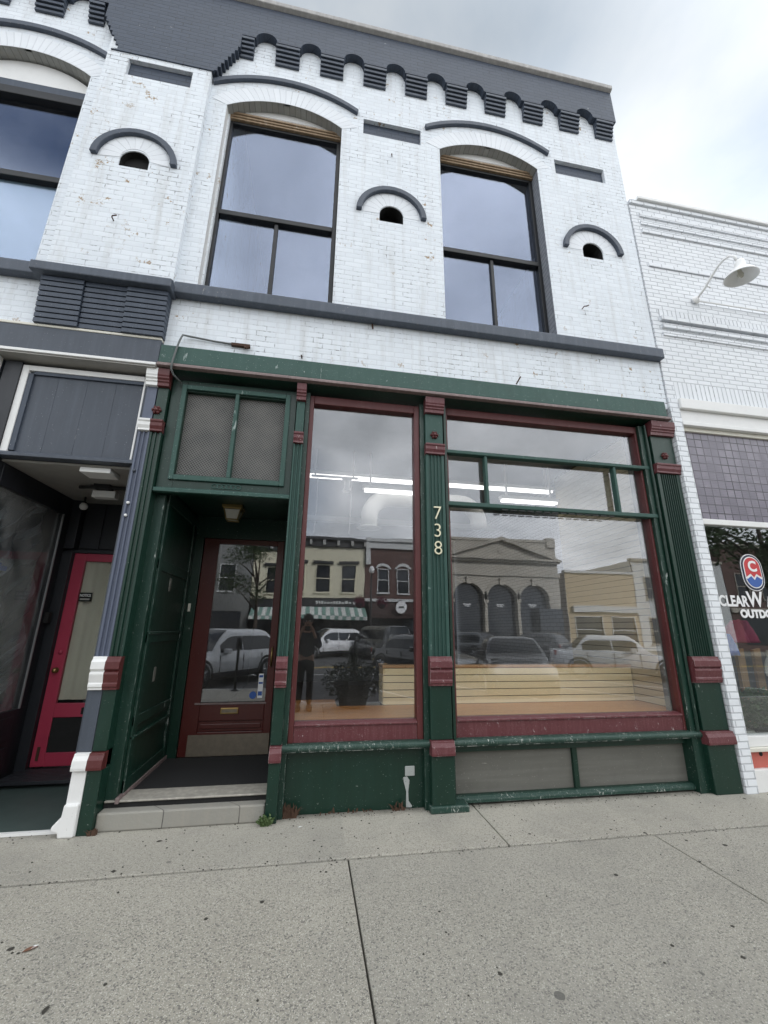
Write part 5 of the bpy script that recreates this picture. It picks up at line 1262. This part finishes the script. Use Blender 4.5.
def tree(x, y, h, cr, label, seed, n=2600):
    t = thing('street_tree', label, 'tree', (x, y, 0), 'trees along the street'); rnd = random.Random(seed)
    b = B().tube([(x, y, -.1), (x+.05, y, h*.25), (x-.05, y+.05, h*.5), (x, y, h*.8)], [.17, .13, .09, .03], 10)
    cl = []
    for k in range(11):
        a_ = rnd.uniform(0, 6.28); z0 = h*rnd.uniform(.3, .6); e_ = Vector((x+math.cos(a_)*cr*rnd.uniform(.4, .9), y+math.sin(a_)*cr*rnd.uniform(.4, .9), z0+h*rnd.uniform(.12, .36)))
        p = Vector((x, y, z0)); b.tube([p, (p+e_)/2+Vector((0, 0, .15)), e_], [.06, .04, .012], 6); cl.append(e_)
    b.build('trunk', 'bark', t, smooth=True)
    b = B()
    for k, e_ in enumerate(cl+[Vector((x, y, h*.85))]):
        leaves(b, e_, (cr*rnd.uniform(.3, .5),)*2+(cr*rnd.uniform(.25, .42),), n//12, .05, .11, seed*50+k)
    b.build('crown', 'leafmat', t)
tree(-3.7, -23.6, 8.0, 2.4, 'leafy street tree across the road, mirrored in the red entry door', 4, 3600)
tree(13.2, -5.9, 6.5, 2.1, 'leafy street tree at the near kerb, mirrored in the right shop window', 8, 3600)
tree(-9.5, -23.9, 6.2, 2.1, 'leafy street tree farther left across the road', 15, 2600)

# ---------------------------------------------------------------- the photographer
pe = thing('person', 'person in a dark jacket holding up a phone, mirrored at the left of the window', 'person', (-.03, -4.5, 0))
def skin_mesh(name, joints, edges, mat, parent, sub=2):
    o0 = ORG[parent]; me = bpy.data.meshes.new(name)
    me.from_pydata([Vector(j[:3])-o0 for j in joints], edges, []); me.materials.append(M[mat])
    o = bpy.data.objects.new(name, me); COL.objects.link(o); o.parent = parent; ORG[o] = o0
    md = o.modifiers.new('Skin', 'SKIN'); md.use_smooth_shade = True
    for i, j in enumerate(joints):
        sv = me.skin_vertices[0].data[i]; r_ = j[3]; sv.radius = r_ if hasattr(r_, '__len__') else (r_, r_); sv.use_root = (i == 0)
    s_ = o.modifiers.new('Sub', 'SUBSURF'); s_.levels = sub; s_.render_levels = sub
    return o
px, py = -.03, -4.52
J = [(px, py, .95, (.15, .11)), (px, py, 1.12, (.14, .10)), (px, py, 1.32, (.165, .11)), (px, py, 1.44, (.10, .08)), (px, py+.01, 1.51, (.055, .055)), (px, py+.03, 1.60, (.075, .09)), (px, py+.03, 1.69, (.078, .095)), (px, py+.02, 1.76, (.05, .06))]
E_ = [(0, 1), (1, 2), (2, 3), (3, 4), (4, 5), (5, 6), (6, 7)]
hands = []
for s_ in (-1, 1):
    k = len(J)
    J += [(px+s_*.17, py, 1.39, .062), (px+s_*.24, py+.04, 1.20, .05), (px+s_*.22, py+.16, 1.18, .044), (px+s_*.14, py+.34, 1.38, .034), (px+s_*.115, py+.395, 1.45, (.03, .022)), (px+s_*.095, py+.425, 1.50, (.036, .016))]
    E_ += [(3, k), (k, k+1), (k+1, k+2), (k+2, k+3), (k+3, k+4), (k+4, k+5)]; w0 = k+5
    for f in range(4):                       # four fingers wrap the back of the phone, thumb in front
        z0 = 1.475+.022*f; q = len(J); ln_ = [.85, 1, .95, .75][f]
        J += [(px+s_*.088, py+.455, z0+.01, .009), (px+s_*(.088-.022*ln_), py+.474, z0+.015, .0085), (px+s_*(.075-.035*ln_), py+.476, z0+.014, .0075)]
        E_ += [(w0, q), (q, q+1), (q+1, q+2)]
    q = len(J)
    J += [(px+s_*.085, py+.425, 1.535, .011), (px+s_*.068, py+.443, 1.555, .010), (px+s_*.052, py+.449, 1.567, .008)]
    E_ += [(w0, q), (q, q+1), (q+1, q+2)]
    k = len(J)
    J += [(px+s_*.09, py, .86, .088), (px+s_*.10, py+.01, .50, .06), (px+s_*.105, py-.01, .12, .042), (px+s_*.105, py-.03, .05, .034), (px+s_*.115, py+.12, .045, .026), (px+s_*.118, py+.17, .04, .018)]
    E_ += [(0, k), (k, k+1), (k+1, k+2), (k+2, k+3), (k+3, k+4), (k+4, k+5)]
skin_mesh('body', J, E_, 'skin', pe)
JJ = [(px, py, .93, (.175, .13)), (px, py, 1.12, (.17, .125)), (px, py, 1.32, (.19, .13)), (px, py, 1.44, (.12, .095)), (px, py, 1.48, (.075, .07))]
EE = [(0, 1), (1, 2), (2, 3), (3, 4)]
for s_ in (-1, 1):
    k = len(JJ); JJ += [(px+s_*.17, py, 1.39, .08), (px+s_*.245, py+.04, 1.20, .064), (px+s_*.22, py+.16, 1.18, .056), (px+s_*.145, py+.33, 1.37, .045)]
    EE += [(3, k), (k, k+1), (k+1, k+2), (k+2, k+3)]
skin_mesh('jacket', JJ, EE, 'jacket', pe)
JT = [(px, py, .98, (.165, .125)), (px, py, .90, (.16, .12))]; ET = [(0, 1)]
for s_ in (-1, 1):
    k = len(JT); JT += [(px+s_*.09, py, .80, .10), (px+s_*.10, py+.01, .50, .075), (px+s_*.105, py-.01, .10, .062)]
    ET += [(1, k), (k, k+1), (k+1, k+2)]
skin_mesh('trousers', JT, ET, 'trousers', pe)
for s_ in (-1, 1):
    B().lathe([(.0, -.14), (.055, -.11), (.062, 0), (.058, .12), (.042, .20), (0, .22)], (px+s_*.112, py+.02, .045), (0, 1, 0), 12).build('shoe', 'black_frame', pe, smooth=True)
    B().lathe([(0, -.006), (.012, -.003), (.013, .006)], (px+s_*.032, py+.118, 1.655), (0, 1, 0), 10).build('eye', 'vinylwhite', pe, smooth=True)
    B().lathe([(0, -.012), (.025, -.006), (.03, .004), (.02, .012)], (px+s_*.082, py+.02, 1.645), (s_, 0, 0), 10).build('ear', 'skin', pe, smooth=True)
B().lathe([(.004, .03), (.014, -.005), (.020, -.022), (0, -.03)], (px, py+.122, 1.635), (0, -.25, 1), 10).build('nose', 'skin', pe, smooth=True)
B().box(px-.026, px+.026, py+.10, py+.118, 1.583, 1.594).build('mouth', 'maroon', pe, bev=.004)
B().lathe([(.0, .105), (.05, .098), (.088, .06), (.098, .01), (.092, -.05), (.075, -.09)], (px, py+.012, 1.70), (0, -.35, 1), 18).build('hair', 'hair', pe, smooth=True)
ph = thing('phone', 'black phone held up in both hands by the person', 'phone', (px, -4.03, 1.5))
B().box(px-.08, px+.08, -4.062, -4.053, 1.475, 1.553).build('case', 'black_frame', ph, bev=.004)
B().box(px-.074, px+.074, -4.0635, -4.0625, 1.481, 1.547).build('screen', 'farglass', ph)
B().lathe([(.01, 0), (.01, .003), (0, .003)], (px+.06, -4.053, 1.535), (0, 1, 0), 12).build('lens', 'farglass', ph)

# ================================================================== sky, sun, camera
SUN_EL, SUN_AZ = 31.0, 148.0             # azimuth: degrees east of the street normal (sun behind the buildings, to the right)
wd = bpy.data.worlds.new('World'); scn.world = wd; wd.use_nodes = True
nt = wd.node_tree; nt.nodes.clear()
W = NG.__new__(NG); W.nt = nt; W.out = nt.nodes.new('ShaderNodeOutputWorld')
sunv = Vector((math.sin(R(SUN_AZ))*math.cos(R(SUN_EL)), -math.cos(R(SUN_AZ))*math.cos(R(SUN_EL)), math.sin(R(SUN_EL))))
sky = W.n('TexSky', props={'sky_type': 'NISHITA', 'sun_disc': False, 'sun_elevation': R(SUN_EL), 'sun_rotation': math.atan2(sunv.x, sunv.y)})
d = W.n('TexCoord', out=0)
dn = W.n('VectorMath', props={'operation': 'NORMALIZE'}, i0=d)
sep = W.n('SeparateXYZ', out=2, Vector=dn); sx = sep.node
zz = W.math('ADD', W.math('MAXIMUM', sep, 0.0), .22)
pv = W.n('CombineXYZ', X=W.math('DIVIDE', sx.outputs[0], zz), Y=W.math('DIVIDE', sx.outputs[1], zz), Z=0.0)
n1 = W.noise(pv, 1.15, 7.0, .55, .25)
n2 = W.noise(W.n('Mapping', Vector=pv, Location=(3.1, 7.7, 0)), 2.6, 6.0, .6, .3)
shade = W.math('ADD', W.math('MULTIPLY', n1, .65), W.math('MULTIPLY', n2, .35))
def lobe(v, lo, hi):
    dd = W.n('VectorMath', out=1, props={'operation': 'DOT_PRODUCT'}, i0=dn, i1=tuple(Vector(v).normalized()))
    return W.n('MapRange', props={'interpolation_type': 'SMOOTHSTEP'}, Value=dd, From_Min=lo, From_Max=hi, To_Min=0.0, To_Max=1.0)
SKY_F = 1.0
cl = W.n('MapRange', Value=shade, From_Min=.36, From_Max=.64, To_Min=.55, To_Max=1.2)
top = W.math('MULTIPLY', lobe((0, -.97, .24), -.17, .24), .84)      # brighter high over the street, to light the facade
back = W.math('ADD', W.math('MULTIPLY', lobe((.55, .62, .56), .86, 1.0), .28), W.math('MULTIPLY', lobe((.40, .82, .28), .80, 1.0), 1.2))       # bright gap behind the low shop
fr = lobe((0, -.97, .24), -.17, .22)
cl = W.math('ADD', W.math('MULTIPLY', cl, W.math('ADD', .42, W.math('MULTIPLY', fr, .58))), W.math('MULTIPLY', W.math('SUBTRACT', 1.0, fr), .60))
lum = W.math('ADD', W.math('MULTIPLY', cl, W.math('ADD', .37, top)), back)
ccol = W.mix(W.n('MapRange', Value=shade, From_Min=.40, From_Max=.60), (.76, .87, 1.0), (.95, .98, 1.0))
ccol = W.mix(lobe((0, -.97, .24), -.17, .22), ccol, W.mix(W.n('MapRange', Value=shade, From_Min=.36, From_Max=.62), (.90, .95, 1.0), (.97, .985, 1.0)))
bg1 = W.n('Background', Color=sky, Strength=.10)
bg2 = W.n('Background', Color=ccol, Strength=lum)
hole = W.math('MAXIMUM', W.math('MULTIPLY', lobe((-.40, -.44, .80), .970, .992), .95), W.math('MULTIPLY', lobe((-.10, -.93, .30), .985, .998), .5))
mx_ = W.n('MixShader', i0=W.math('MULTIPLY', hole, W.n('MapRange', Value=n2, From_Min=.3, From_Max=.5, To_Min=.75, To_Max=1.0)), i1=bg2, i2=bg1)
nt.links.new(mx_, W.out.inputs[0])
ld = bpy.data.lights.new('sun', 'SUN'); ld.energy = 2.2; ld.angle = R(14); ld.color = (1.0, .97, .93)
lo = bpy.data.objects.new('sun', ld); COL.objects.link(lo)
lo.rotation_euler = (-sunv).to_track_quat('-Z', 'Y').to_euler(); lo.location = (5, -20, 30)

cam = bpy.data.cameras.new('camera'); co = bpy.data.objects.new('camera', cam); COL.objects.link(co)
p_, y_, r_ = R(15.803), R(9.7268), R(.6369)
F_ = Vector((math.sin(y_)*math.cos(p_), math.cos(y_)*math.cos(p_), math.sin(p_)))
Rt = Vector((math.cos(y_), -math.sin(y_), 0)); U_ = Rt.cross(F_)
A_ = math.cos(r_)*Rt+math.sin(r_)*U_; Bv = -math.sin(r_)*Rt+math.cos(r_)*U_
mt = Matrix((A_, Bv, -F_)).transposed().to_4x4(); mt.translation = (0, -4.0, 1.53)
co.matrix_world = mt
cam.sensor_fit = 'VERTICAL'; cam.sensor_height = 24.0; cam.lens = 412.4/1024*24.0
cam.clip_start = .02; cam.clip_end = 1000
scn.camera = co
scn.render.resolution_x, scn.render.resolution_y = 768, 1024
vs_ = scn.view_settings; vs_.view_transform = 'Standard'; vs_.look = 'None'; vs_.gamma = 1.0; vs_.use_curve_mapping = False; vs_.exposure = 0.95
cy = scn.cycles; cy.use_denoising = True; cy.max_bounces = 9; cy.transparent_max_bounces = 24; cy.glossy_bounces = 4; cy.caustics_reflective = False; cy.caustics_refractive = False; cy.sample_clamp_indirect = 8
